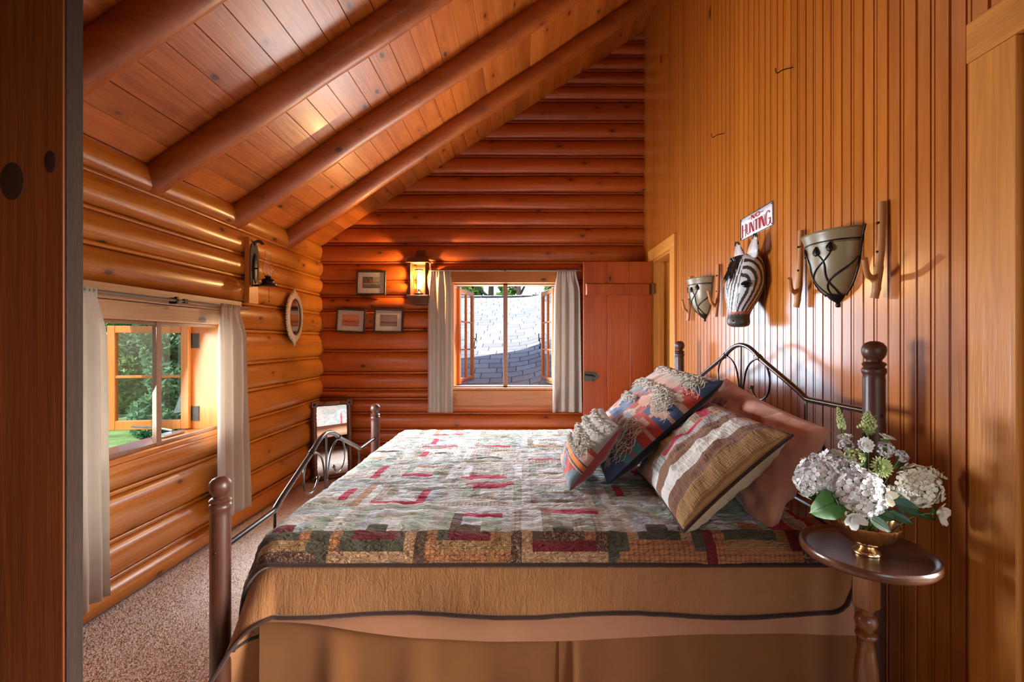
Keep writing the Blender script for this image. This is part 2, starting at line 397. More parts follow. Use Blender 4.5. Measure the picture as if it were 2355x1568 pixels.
M['amber_bulb'] = emit('lit_bulb', (1.0, .62, .22), 40)
def carpet_mat():
    N = NT('beige_carpet'); co = N.n('ShaderNodeTexCoord').outputs['Object']
    a = N.n('ShaderNodeTexNoise', ins={'Vector': co, 'Scale': 110, 'Detail': 3}).outputs[0]
    b = N.n('ShaderNodeTexNoise', ins={'Vector': co, 'Scale': 5, 'Detail': 3}).outputs[0]
    c = N.ramp(a, [(.28, (.64, .50, .41)), (.5, (.88, .74, .63)), (.68, (.92, .83, .74))])
    c = N.mix(N.math('MULTIPLY', b, .30), c, (.55, .38, .27))
    N.bsdf(c, 1.0, 0, N.bump(a, .8, .012), spec=.05, **{'Sheen Weight': .3}); return N.mat
M['carpet'] = carpet_mat()

# ------------------------------------------------------------------ the room
SL = .665; AL = math.atan(SL)
def roof_z(x): return 2.34 + SL * (x + 2.1)
YF, YB = -1.62, 4.78                                           # front wall plane, joint plane of the back wall
XR = 1.27                                                      # face of the beaded wall
RM = Matrix(((cos(AL), 0, -sin(AL), -2.1), (0, 1, 0, 0), (sin(AL), 0, cos(AL), 2.34), (0, 0, 0, 1)))

floor = obj('floor', MB().box(-2.34, 3.2, YF - .1, 5.0, -.12, 0), M['carpet'], smooth=None); tag(floor, kind='structure')
def pile():
    rnd = random.Random(3); vs = []; fs = []
    y = 1.45
    while y < 4.74:
        st = .0085 + .0022 * (y - 1.45); x = -2.09
        while x < -.80:
            cx = x + rnd.uniform(-.4, .4) * st; cy = y + rnd.uniform(-.4, .4) * st; r = st * rnd.uniform(.45, .7); a = rnd.uniform(0, 6.28)
            h = rnd.uniform(.003, .008); k = len(vs)
            for q in range(3): vs.append((cx + r * cos(a + 2.094 * q), cy + r * sin(a + 2.094 * q), 0))
            vs.append((cx + rnd.uniform(-.8, .8) * r, cy + rnd.uniform(-.8, .8) * r, h))
            fs += [(k, k + 1, k + 3), (k + 1, k + 2, k + 3), (k + 2, k, k + 3)]
            x += st
        y += st
    me = bpy.data.meshes.new('carpet_pile'); me.from_pydata(vs, [], fs); me.materials.append(M['carpet'])
    me.polygons.foreach_set('use_smooth', [True] * len(me.polygons))
    o = link('carpet_pile', me, floor); tag(o, kind='stuff')
pile()

# ceiling: deck, planks, rafters
deck = MB().box(-.42, 4.10, YF - .1, 4.98, .024, .12).xf(RM)
ceiling = obj('ceiling', deck, M['plank'], smooth=None); tag(ceiling, kind='structure')
rnd = random.Random(11)
s = -.28
while s < 4.0:
    w = .152; cuts = [YF]
    y = YF + (rnd.uniform(1.8, 5.2) if rnd.random() < .35 else 9)
    while y < 4.4: cuts.append(y); y += rnd.uniform(2.4, 4.2)
    cuts.append(4.86)
    for a, b in zip(cuts, cuts[1:]):
        dz = rnd.uniform(0, .003)
        obj('plank', MB().box(s + .0012, s + w - .0012, a + .0008, b - .0008, dz, .022, .0018).xf(RM), M['plank'], ceiling, None)
    s += w
def log_pole(a, b, r0, n=10, seg=22, ry=1.0, rz=1.0, wob=.05, seed=0):
    a = Vector(a); b = Vector(b); pts = []; rs = []
    for i in range(seg + 1):
        t = i / seg; p = a.lerp(b, t)
        q = Vector((noise.noise((t * 4, seed, 1)), noise.noise((t * 4, seed, 5)), noise.noise((t * 4, seed, 9)))) * r0 * .12
        pts.append(p + q); rs.append(r0 * (1 + wob * noise.noise((t * 7, seed, 3))))
    return MB().tube(pts, rs, n)
for k, y in enumerate((4.09, 3.345, 2.60, 1.855, 1.11, .365, -.38, -1.125)):
    mb = MB(); pts = []; rs = []
    for i in range(34):
        t = i / 33; sx = -.25 + 4.3 * t
        pts.append((sx, y + .012 * noise.noise((t * 5, k, 0)), -.034 + .010 * noise.noise((t * 5, k, 7))))
        rs.append(.086 * (1 + .06 * noise.noise((t * 8, k, 4))))
    obj('rafter', MB().tube(pts, rs, 16).xf(RM), M['rafter'], ceiling, 60)

# log walls
def half_log(axis, a0, a1, h0, h1, base, out, seed, depth=.08):
    mb = MB(); na = 10; nl = max(4, int(abs(a1 - a0) / .14)); hc = (h0 + h1) / 2; hh = (h1 - h0) / 2 - .009
    def fn(u, v):
        a = a0 + (a1 - a0) * u; th = -pi / 2 + pi * v
        wob = noise.noise((a * 1.1, seed * 3.7, 0)) ; w2 = noise.noise((a * 2.3, seed * 1.9, 4 + v * 1.5))
        z = hc + .007 * wob + hh * sin(th) * (1 + .03 * w2)
        o = base + out * max(.0, depth * (abs(cos(th)) ** .62) * (1 + .10 * wob + .06 * w2))
        return (o, a, z) if axis == 'y' else (a, o, z)
    flip = (axis == 'y') == (out > 0)
    mb.grid(fn, nl, na, flip=not flip)
    n = len(mb.v); k = na + 1
    mb.f += [tuple(range(k)), tuple(range(n - 1, n - k - 1, -1))]; mb.c += [None, None]; mb.m += [0, 0]
    return mb
def strip_pole(axis, a0, a1, h, base, out, seed):
    pts = []
    for i in range(13):
        a = a0 + (a1 - a0) * i / 12; z = h + .006 * noise.noise((a * .9, seed, 2)); o = base + out * .036
        pts.append((o, a, z) if axis == 'y' else (a, o, z))
    return MB().tube(pts, .0135, 8)
XL = -2.14
wall_left = structure('wall_left')
core = MB()
for (y0, y1, z0, z1) in ((YF, 2.10, 0, 2.45), (3.16, 4.96, 0, 2.45), (2.10, 3.16, 0, .755), (2.10, 3.16, 1.50, 2.45)):
    core.box(-2.32, XL, y0, y1, z0, z1)
obj('wall_core', core, M['log'], wall_left, None)
JL = [0, .15, .344, .588, .765, .99, 1.20, 1.447, 1.655, 1.85, 2.02, 2.20, 2.38]
for i, (h0, h1) in enumerate(zip(JL, JL[1:])):
    runs = [(.94, 4.79)]
    if h0 >= .76 and h1 <= 1.66: runs = [(.94, 2.04), (3.22, 4.79)]
    for (a, b) in runs: obj('log', half_log('y', a, b, h0, h1, XL, 1, i + a), M['log'], wall_left, 60)
    if i and not (.76 < h0 < 1.6): obj('chinking_pole', strip_pole('y', .94, 4.79, h0, XL, 1, i), M['log'], wall_left, 60)
    elif i:
        for (a, b) in ((.94, 2.04), (3.22, 4.79)): obj('chinking_pole', strip_pole('y', a, b, h0, XL, 1, i), M['log'], wall_left, 60)

wall_back = structure('wall_back')
core = MB()
for (x0, x1, z0, z1) in ((-2.32, -.72, 0, None), (-.72, .38, 0, .88), (-.72, .38, 1.975, None), (.38, 1.40, 0, None)):
    core.prism([(x0, z0), (x1, z0), (x1, roof_z(x1) + .03 if z1 is None else z1), (x0, roof_z(x0) + .03 if z1 is None else z1)], 'y', 4.78, 4.96)
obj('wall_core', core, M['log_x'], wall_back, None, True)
JB = [0, .16, .32, .45, .62, .77, .865, 1.04, 1.27, 1.49, 1.69, 1.835, 1.985, 2.185, 2.376, 2.558, 2.726, 2.907, 3.10, 3.287, 3.47, 3.65, 3.87, 4.03, 4.18, 4.33, 4.48, 4.66]
def roof_x(z): return (z - 2.34) / SL - 2.1
for i, (h0, h1) in enumerate(zip(JB, JB[1:])):
    x0 = max(-2.16, roof_x(h0) - .05); runs = [(x0, 1.28)]
    if h1 > .88 and h0 < 1.98: runs = [(x0, -.78), (.44, 1.28)]
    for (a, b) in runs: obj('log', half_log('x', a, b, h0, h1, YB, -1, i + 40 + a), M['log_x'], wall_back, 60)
    if i:
        for (a, b) in ([(x0, -.78), (.44, 1.28)] if .9 < h0 < 1.96 else [(x0, 1.28)]): obj('chinking_pole', strip_pole('x', a, b, h0, YB, -1, i + 9), M['log_x'], wall_back, 60)

wall_right = structure('wall_right')
core = MB()
for (y0, y1, z0, z1) in ((YF, .30, 0, 4.6), (.30, 1.154, 2.15, 4.6), (1.154, 3.845, 0, 4.6), (3.845, 4.39, 2.15, 4.6), (4.39, 4.80, 0, 4.6)):
    core.box(1.292, 1.40, y0, y1, z0, z1)
obj('wall_core', core, M['bead'], wall_right, None)
BW = .114
def bead_board(z0, z1):
    d = .0075; h = BW / 2 - .0012
    f = [(0.022, -h), (d, -h), (0, -h + .0035), (0, -.0095), (d, -.0078), (d, -.0066), (.0010, -.0045), (.0010, .0045), (d, .0066), (d, .0078), (0, .0095), (0, h - .0035), (d, h), (.022, h)]
    mb = MB().prism(f, 'z', z0, z1); return mb
cache = {}
y = 4.77 - BW / 2
while y > .20:
    z0 = 2.16 if (3.86 < y < 4.38 or y < 1.14) else 0.0
    if z0 not in cache:
        cache[z0] = bead_board(z0, 4.60).mesh('bead_board', M['bead'], None)
    o = link('bead_board', cache[z0], wall_right); o.location = (XR, y, 0)
    y -= BW
wall_front = structure('wall_front')
core = MB()
for (x0, x1, z0, z1) in ((-2.32, -.05, 0, None), (-.05, 1.15, 0, .9), (-.05, 1.15, 2.0, None), (1.15, 1.40, 0, None)):  # opening added for the unseen fill light to shine through
    core.prism([(x0, z0), (x1, z0), (x1, roof_z(x1) + .03 if z1 is None else z1), (x0, roof_z(x0) + .03 if z1 is None else z1)], 'y', YF - .1, YF)
obj('wall_core', core, M['bead'], wall_front, None, True)
# partition end seen at the very left of the frame
trim_post = structure('trim_1')
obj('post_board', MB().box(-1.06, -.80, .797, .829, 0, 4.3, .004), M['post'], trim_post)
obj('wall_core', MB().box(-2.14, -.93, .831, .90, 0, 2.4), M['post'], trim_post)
for (kx, kz, rx, rz) in ((-.893, 1.650, .022, .034), (-.826, 1.684, .011, .020)):
    obj('knot', MB().ell((kx, .7972, kz), rx, .0012, rz, 18, 8), plain('pine_knot', (.022, .006, .002), .5), trim_post, 180)
obj('edge_shade_strip', MB().box(-.8005, -.7988, .7985, .8285, 0, 4.3), wood('rough_sawn_edge_shade', (.010, .004, .002), (.022, .008, .004), (.04, .015, .008), 'z', 3.0, .9, .0, .0, .1, 1.2), trim_post)  # thin dark sheet over the rough-sawn edge, its shade put into the colour

# room seen through the far doorway
wall_hall = structure('wall_hall')
obj('wall_core', MB().box(2.08, 2.2, 1.4, 5.4, 0, 3.2).box(1.40, 2.2, 5.28, 5.4, 0, 3.2).box(1.40, 2.2, 1.3, 1.42, 0, 3.2), M['log'], wall_hall, None)
for i, (h0, h1) in enumerate(zip(JL, JL[1:])):
    obj('log', half_log('y', 1.5, 5.3, h0 * 1.05, h1 * 1.05, 2.08, -1, i + 80), M['log'], wall_hall, 60)
ceiling_hall = obj('ceiling_hall', MB().box(1.40, 2.2, 1.3, 5.4, 3.0, 3.05), M['plank'], None, None); tag(ceiling_hall, kind='structure')
lamp('hall_fill_light', 'POINT', (1.72, 4.2, 2.2), 3.5, (1.0, .72, .42), shadow_soft_size=.08)  # unseen warm light added to brighten the room past the door
# roof over everything, seen only from outside
rf = MB().prism([(-2.75, roof_z(-2.75) + .16), (1.45, roof_z(1.45) + .16), (4.6, roof_z(1.45) - 1.95), (4.6, roof_z(1.45) - 1.78), (1.45, roof_z(1.45) + .34), (-2.75, roof_z(-2.75) + .30)], 'y', YF - .4, 5.12)
rf = obj('roof', rf, plain('roof_board', (.12, .10, .09), .9), None, None, True); tag(rf, kind='structure')

# door casings
def casing(name, y0, y1, near_only=False):
    t = structure(name)
    obj('casing_leg', MB().box(XR - .021, XR + .001, y0 - .112, y0 + .004, 0, 2.146, .002), M['casing'], t)
    if not near_only: obj('casing_leg', MB().box(XR - .021, XR + .001, y1 - .004, y1 + .10, 0, 2.146, .002), M['casing'], t)
    obj('casing_head', MB().box(XR - .024, XR + .001, y0 - .118, y1 + .112, 2.146, 2.252, .002), M['casing_x'], t)
    return t
t = casing('trim_2', 3.845, 4.39)
obj('jamb', MB().box(XR + .0, 1.42, 4.372, 4.392, 0, 2.146).box(XR + .045, 1.36, 4.352, 4.372, 0, 2.13), M['casing'], t, None)
obj('jamb', MB().box(XR + .0, 1.42, 3.843, 3.858, 0, 2.146), M['casing'], t, None)
obj('jamb_head', MB().box(XR + .0, 1.42, 3.858, 4.372, 2.128, 2.146), M['casing_x'], t, None)
t = structure('trim_3')
obj('casing_leg', MB().box(XR - .021, XR + .001, 1.150, 1.272, 0, 2.146, .002), M['casing'], t)
obj('casing_head', MB().box(XR - .026, XR + .001, .18, 1.276, 2.146, 2.255, .002), M['casing_x'], t)
obj('jamb', MB().box(XR, 1.42, 1.138, 1.153, 0, 2.146), M['casing'], t, None)

# plank door, swung open in front of the back wall
door = structure('door_1')
DX0, DX1, DY = .590, 1.250, 4.385
xs = [DX0, .822, 1.036, DX1]
for a, b in zip(xs, xs[1:]): obj('plank', MB().box(a + .001, b - .001, DY - .014, DY + .014, .02, 2.133, .0035), M['door'], door)
for z0, z1 in ((1.806, 1.925), (.30, .42)):
    mb = MB(); x0, x1 = DX0 + .02, DX1 - .02; yb, yf = DY - .014, DY - .036; e = .012
    mb.add([(x0, yb, z0), (x1, yb, z0), (x1, yb, z1), (x0, yb, z1), (x0 + e, yf, z0 + e), (x1 - e, yf, z0 + e), (x1 - e, yf, z1 - e), (x0 + e, yf, z1 - e)],
           [(0, 1, 5, 4), (1, 2, 6, 5), (2, 3, 7, 6), (3, 0, 4, 7), (4, 5, 6, 7)])
    obj('batten', mb, M['door'], door, None, True)
for z in (1.87, .36):
    h = obj('hinge', MB().box(1.240, 1.262, DY - .020, DY - .014, z - .05, z + .05).lathe([(.007, z - .05), (.007, z + .05)], (1.258, DY - .024, 0), 8), M['dull_brass'], door)
    sc = MB()
    for dz in (-.035, 0, .035): sc.ell((1.246, DY - .021, z + dz), .004, .003, .004, 8, 4)
    obj('screw', sc, M['iron'], h)
lt = MB(); pl = [(DX0 + .006, .985), (DX0 + .10, .985), (DX0 + .135, 1.010), (DX0 + .155, 1.03), (DX0 + .135, 1.05), (DX0 + .10, 1.075), (DX0 + .006, 1.075)]
lt.prism(pl, 'y', DY - .020, DY - .014)
l = obj('latch_plate', lt, M['pewter'], door, None, True)
obj('thumb_lever', MB().tube([(DX0 + .015, DY - .024, 1.045), (DX0 + .07, DY - .030, 1.04), (DX0 + .11, DY - .026, 1.028)], [.006, .008, .004], 8)
    .tube([(DX0 + .085, DY - .022, 1.0), (DX0 + .088, DY - .030, .975), (DX0 + .083, DY - .026, .957)], .004, 6), M['iron'], l)

# ------------------------------------------------------------------ windows
def casement(name, parent, hinge, direction, w, h, cols, rows, t=.034, st=.048, stool=.062, wallside=1):
    d = Vector((direction[0], direction[1], 0)).normalized(); nrm = Vector((-d.y, d.x, 0))
    Mx = Matrix(((d.x, nrm.x, 0, hinge[0]), (d.y, nrm.y, 0, hinge[1]), (0, 0, 1, hinge[2]), (0, 0, 0, 1)))
    mb = MB().box(0, st, -t / 2, t / 2, 0, h, .003).box(w - st, w, -t / 2, t / 2, 0, h, .003)
    mb.box(st, w - st, -t / 2, t / 2, 0, stool, .003).box(st, w - st, -t / 2, t / 2, h - st, h, .003)
    c = obj(name, mb.xf(Mx), M['sash'], parent)
    iw = w - 2 * st; ih = h - st - stool
    for i in range(1, cols):
        x = st + iw * i / cols; obj('muntin', MB().box(x - .009, x + .009, -t * .4, t * .4, stool, h - st, .002).xf(Mx), M['sash'], c)
    for j in range(1, rows):
        z = stool + ih * j / rows; obj('muntin', MB().box(st, w - st, -t * .38, t * .38, z - .009, z + .009, .002).xf(Mx), M['sash'], c)
    for i in range(cols):
        for j in range(rows):
            x0 = st + iw * i / cols; x1 = st + iw * (i + 1) / cols; z0 = stool + ih * j / rows; z1 = stool + ih * (j + 1) / rows
            obj('pane', MB().box(x0, x1, -.0015, .0015, z0, z1).xf(Mx), M['pane'], c, None)
    return c, Mx
w1 = structure('window_1')
obj('sill', MB().box(-2.34, -2.072, 2.10, 3.16, .735, .765, .004), M['trim_y'], w1)
obj('jamb', MB().box(-2.32, -2.075, 3.135, 3.165, .765, 1.50, .002), M['sash'], w1)
obj('jamb', MB().box(-2.32, -2.075, 2.085, 2.115, .765, 1.50, .002), M['sash'], w1)
obj('jamb_head', MB().box(-2.32, -2.08, 2.115, 3.135, 1.482, 1.50, .002), M['trim_y'], w1)
obj('side_casing', MB().box(-2.10, -2.062, 3.150, 3.25, .70, 1.49, .003), M['casing'], w1)
obj('side_casing', MB().box(-2.10, -2.062, 2.01, 2.10, .70, 1.49, .003), M['casing'], w1)
obj('head_board', MB().box(-2.10, -2.050, 1.96, 3.29, 1.484, 1.578, .003), M['grey_trim'], w1)
obj('head_board', MB().box(-2.10, -2.030, 1.96, 3.30, 1.580, 1.656, .003), M['grey_trim'], w1)
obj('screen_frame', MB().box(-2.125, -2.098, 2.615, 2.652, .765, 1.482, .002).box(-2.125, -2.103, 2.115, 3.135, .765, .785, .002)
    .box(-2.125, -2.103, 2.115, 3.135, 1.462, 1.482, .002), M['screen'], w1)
obj('apron', MB().box(-2.10, -2.064, 2.03, 3.23, .66, .735, .004), M['trim_y'], w1)
c1, Mx = casement('casement', w1, (-2.275, 3.118, .772), (-.985, -.13), .50, .70, 1, 2)
c1['label'] = 'open outward swinging window sash, far side'
obj('latch', MB().box(.47, .515, -.028, -.017, .33, .40, .002).tube([(.50, -.025, .36), (.50, -.06, .36), (.49, -.06, .32)], .007, 8).xf(Mx), M['steel'], c1)
obj('catch', MB().box(.44, .50, -.024, -.017, .655, .685, .002).tube([(.46, -.03, .67), (.47, -.045, .655), (.455, -.05, .635)], .004, 6).xf(Mx), M['steel'], c1)
for z in (.10, .60):
    h = obj('hinge', MB().box(-.002, .040, -.022, -.017, z - .05, z + .05).lathe([(.007, z - .052), (.007, z + .052)], (-.004, -.022, 0), 8).xf(Mx), M['pewter'], c1)
    h2 = obj('hinge_leaf', MB().box(-2.265, -2.222, 3.128, 3.1345, .772 + z - .05, .772 + z + .05), M['pewter'], w1, None)
obj('stay_bar', MB().tube([(-2.29, 2.98, .785), (-2.40, 2.99, .80), (-2.60, 3.035, .80)], .007, 6).box(-2.30, -2.22, 2.82, 3.0, .768, .780, .002), M['steel'], w1)
c2, Mx = casement('casement', w1, (-2.275, 2.132, .772), (-.985, .13), .50, .70, 1, 2)
obj('window_header_rod_bracket', MB().box(-2.05, -2.0, 2.62, 2.634, 1.585, 1.62), M['iron'], w1, None)

w2 = structure('window_2')
obj('sill', MB().box(-.80, .46, 4.665, 4.98, .865, .89, .004), M['trim_x'], w2)
obj('jamb', MB().box(-.735, -.702, 4.695, 4.96, .89, 1.97, .002), M['sash'], w2)
obj('jamb', MB().box(.362, .395, 4.695, 4.96, .89, 1.97, .002), M['sash'], w2)
obj('jamb_head', MB().box(-.702, .362, 4.70, 4.96, 1.965, 1.985, .002), M['trim_x'], w2)
obj('side_casing', MB().box(-.80, -.71, 4.672, 4.705, .72, 1.968, .003), M['casing'], w2)
obj('side_casing', MB().box(.37, .46, 4.672, 4.705, .72, 1.968, .003), M['casing'], w2)
obj('head_board', MB().box(-.87, .53, 4.662, 4.705, 1.968, 2.10, .003), M['trim_x'], w2)
obj('apron', MB().box(-.83, .49, 4.672, 4.705, .705, .862, .004), M['trim_x'], w2)
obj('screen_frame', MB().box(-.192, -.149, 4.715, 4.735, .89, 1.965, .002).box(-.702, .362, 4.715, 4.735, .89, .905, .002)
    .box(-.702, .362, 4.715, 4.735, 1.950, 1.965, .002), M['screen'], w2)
for (hx, dx) in ((-.69, .20), (.35, -.20)):
    sgn = 1 if dx > 0 else -1
    c, Mx = casement('casement', w2, (hx, 4.93, .90), (dx, .98), .52, 1.045, 2, 3)
    s_ = -1 if dx > 0 else 1
    hk = MB().tube([(.50, s_ * .02, .50), (.50, s_ * .05, .50), (.50, s_ * .05, .56)], .006, 6)
    hk.tube(smooth_path([(.50, s_ * .05, .47), (.46, s_ * .055, .50), (.42, s_ * .055, .46), (.40, s_ * .055, .40), (.44, s_ * .055, .38), (.46, s_ * .055, .41)], 4), .005, 6)
    obj('pull_handle', hk.xf(Mx), M['iron'], c)
    obj('stay_bar', MB().box(.06, .44, s_ * .018, s_ * .026, .02, .034).xf(Mx), M['steel'], c, None)

# ------------------------------------------------------------------ outside the windows
def foliage(name, blobs, n, size, mat, parent, seed, cone=False):
    rnd = random.Random(seed); vs = []; fs = []
    tot = sum(b[3] ** 2 for b in blobs)
    for (bx, by, bz, r, rz) in [(b[0], b[1], b[2], b[3], b[4] if len(b) > 4 else b[3]) for b in blobs]:
        for _ in range(int(n * r * r / tot)):
            while True:
                d = Vector((rnd.uniform(-1, 1), rnd.uniform(-1, 1), rnd.uniform(-1, 1)))
                if .1 < d.length < 1: break
            d = d.normalized() * (d.length ** .35)
            p = Vector((bx, by, bz)) + Vector((d.x * r, d.y * r, d.z * rz))
            q = Vector((rnd.uniform(-1, 1), rnd.uniform(-1, 1), rnd.uniform(-.5, 1))).normalized()
            u = q.cross(Vector((rnd.uniform(-1, 1), rnd.uniform(-1, 1), rnd.uniform(-1, 1)))).normalized(); v = q.cross(u)
            s_ = size * rnd.uniform(.6, 1.3); k = len(vs)
            vs += [p - u * s_, p - v * s_ * .45, p + u * s_, p + v * s_ * .45]; fs.append((k, k + 1, k + 2, k + 3))
    me = bpy.data.meshes.new(name); me.from_pydata([tuple(v) for v in vs], [], fs); me.materials.append(mat)
    o = link(name, me, parent); tag(o, kind='stuff'); return o
def leafmat(name, a, b):
    N = NT(name); co = N.n('ShaderNodeTexCoord').outputs['Object']
    nz = N.n('ShaderNodeTexNoise', ins={'Vector': co, 'Scale': 2.2, 'Detail': 6}).outputs[0]
    c = N.ramp(nz, [(.35, a), (.65, b)])
    p = N.bsdf(c, .6, spec=.3); tr = N.n('ShaderNodeBsdfTranslucent', ins={0: c})
    mx = N.n('ShaderNodeMixShader', ins={0: .35, 1: p.outputs[0], 2: tr.outputs[0]}); N.t.links.new(mx.outputs[0], N.out.inputs[0]); return N.mat
LM = [leafmat('leaf_bright', (.10, .24, .05), (.30, .48, .14)), leafmat('leaf_deep', (.05, .15, .07), (.16, .32, .15)), leafmat('leaf_blue_green', (.06, .17, .11), (.20, .36, .24))]
BARK = plain('bark', (.10, .075, .06), .9, 0, 12, .4, .6)
def tree(x, y, z0, h, r, mat, seed, label, n=5200, size=.16, group='trees beyond the windows'):
    rnd = random.Random(seed)
    t = thing('tree', label, 'tree', (x, y, z0), group)
    pts = [(0, 0, -.05)] + [(rnd.uniform(-.12, .12), rnd.uniform(-.12, .12), h * k / 4) for k in range(1, 4)]
    tr = MB().tube(pts, [.20, .16, .12, .05], 8)
    for k in range(5):
        a = rnd.uniform(0, 6.28); zz = h * rnd.uniform(.25, .6)
        tr.tube([(0, 0, zz), (r * .5 * cos(a), r * .5 * sin(a), zz + .5)], [.06, .02], 5)
    obj('trunk', tr, BARK, t)
    blobs = [(rnd.uniform(-.6, .6) * r, rnd.uniform(-.6, .6) * r, h * (.10 + .82 * k / 11), r * rnd.uniform(.40, .62) * (1.15 - .6 * k / 11)) for k in range(12)]
    foliage('foliage', blobs, n, size, mat, t, seed)
    return t
GZ = -2.7
def lawn_mat():
    N = NT('lawn_grass'); co = N.n('ShaderNodeTexCoord').outputs['Object']
    a = N.n('ShaderNodeTexNoise', ins={'Vector': co, 'Scale': .8, 'Detail': 5}).outputs[0]
    b = N.n('ShaderNodeTexNoise', ins={'Vector': co, 'Scale': 30, 'Detail': 4}).outputs[0]
    c = N.ramp(N.math('ADD', N.math('MULTIPLY', a, .8), N.math('MULTIPLY', b, .3)), [(.4, (.10, .20, .06)), (.7, (.32, .46, .18))])
    N.bsdf(c, .95, 0, N.bump(b, .6, .05), spec=.1); return N.mat
lw = MB(); lw.grid(lambda u, v: (-42 + 62 * u, -12 + 54 * v, GZ + .25 * noise.noise((u * 9, v * 9, 0))), 40, 40)
tag(obj('lawn', lw, lawn_mat(), None, 180), kind='structure')
TL = [(-15.4, 19.6, 7.6, 1.75, 1), (-11.6, 19.9, 8.6, 1.75, 2), (-19.4, 20.2, 8.4, 1.8, 0), (-22.0, 26.0, 9.2, 2.0, 1), (-9.2, 25.2, 9.6, 1.8, 1), (-17.6, 25.6, 10.2, 2.0, 2), (-13.3, 25.6, 10.0, 1.9, 1), (-23.4, 20.6, 7.8, 1.8, 0), (-15.6, 31.0, 12.0, 2.4, 2)]
TLab = ['dark green leafy tree in front of the lawn, middle of the open sash', 'blue green tree right behind the open sash of the side window', 'sunlit bright green tree beside the left curtain of the side window',
        'deep green tree at the back left beyond the lawn', 'deep green tree glimpsed next to the sash hinges', 'tall blue green tree behind the other trees past the lawn',
        'tall dark tree behind the trees near the hinges', 'bright green tree hidden mostly by the near curtain', 'blue green tree past the right end of the side window']
for i, (x, y, h, r, m) in enumerate(TL): tree(x, y, GZ, h, r, LM[m], 50 + i, TLab[i], 10000, .17, 'trees beyond the lawn')
TB = [(-3.0, 15.2, 0), (-1.1, 15.2, 0), (1.0, 15.2, 0), (3.1, 15.2, 0), (-0.05, 18.2, 0), (-2.3, 18.2, 0), (2.2, 18.2, 0)]
TBL = ['bright green tree above the shingled roof, behind the left open sash', 'bright green tree above the shingled roof, left of the window bar', 'bright green tree above the shingled roof, just right of the window bar',
       'bright green tree above the roof behind the right curtain', 'pale green tree farther back, seen between the two trees above the roof', 'pale green tree farther back above the left end of the shingled roof', 'pale green tree farther back above the right end of the shingled roof']
for i, (x, y, m) in enumerate(TB): tree(x, y, GZ, 9.4 + .8 * (i > 3), 1.12 + .1 * (i > 3), LM[m], 90 + i, TBL[i], 9000, .12, 'trees above the shingled roof')

# shingled roof of the lower wing
def shz(x, y):
    v = x - (.02 + .05 * (y - 5.6)); bend = .5 * (v + sqrt(v * v + .06))
    return .79 + .315 * (y - 5.6) + .42 * bend
shingle_mats = [plain('asphalt_shingle_%s' % n, c, .95, 0, 400, .25, .3, .003) for n, c in (('pale', (.42, .43, .46)), ('mid', (.36, .37, .41)), ('light', (.48, .48, .50)))]
sr = structure('roof_wing')
def wing(u, v): 
    x = -2.3 + 5.9 * u; y = 5.12 + 5.6 * v; return (x, y, shz(x, y) - .02)
obj('roof_deck', MB().grid(wing, 40, 30), shingle_mats[1], sr, 180)
obj('roof_back', MB().grid(lambda u, v: (-2.3 + 5.9 * u, 10.70 + 1.2 * v, shz(-2.3 + 5.9 * u, 10.70) - .02 - 1.0 * v), 30, 2), shingle_mats[1], sr, 180)
rnd = random.Random(21); rest = MB(); cnt = 0
y = 5.16; j = 0; EXP = .175
while y < 10.66:
    x = -2.2 + (.15 if j % 2 else 0) + rnd.uniform(-.03, .03)
    while x < 3.2:
        w = rnd.uniform(.26, .31); g = .004
        xa, xb, ya, yb = x + g, x + w - g, y, y + EXP + .03
        lift0, lift1 = .014, .002
        P = []
        for (xx, yy, l) in ((xa, ya, lift0), ((xa + xb) / 2, ya, lift0), (xb, ya, lift0), (xb, yb, lift1), ((xa + xb) / 2, yb, lift1), (xa, yb, lift1)):
            z = shz(xx, yy)
            P.append((xx, yy, z + l)); 
        base = [(p[0], p[1], p[2] - .012) for p in P[:3]]
        mb = MB().add(P + base, [(0, 1, 4, 5), (1, 2, 3, 4), (6, 7, 1, 0), (7, 8, 2, 1)])
        vis = (-.74 / 4.7 * y - .12 < x + w and x < .40 / 4.7 * y + .12)
        if vis and cnt < 300 and y > 5.4:
            obj('shingle', mb, shingle_mats[rnd.randrange(3)], sr, None); cnt += 1
        else:
            rest.add(mb.v, mb.f, mi=rnd.randrange(3))
        x += w
    y += EXP; j += 1
tag(obj('shingles', rest, shingle_mats, sr, None), kind='stuff')
rc = MB()
for k in range(25):
    x = -2.3 + k * .23; rc.box(x, x + .25, 10.55, 10.80, shz(x, 10.68) + .012, shz(x, 10.68) + .03 + .004 * (k % 2))
obj('ridge_caps', rc, shingle_mats[0], sr, None)['kind'] = 'stuff'

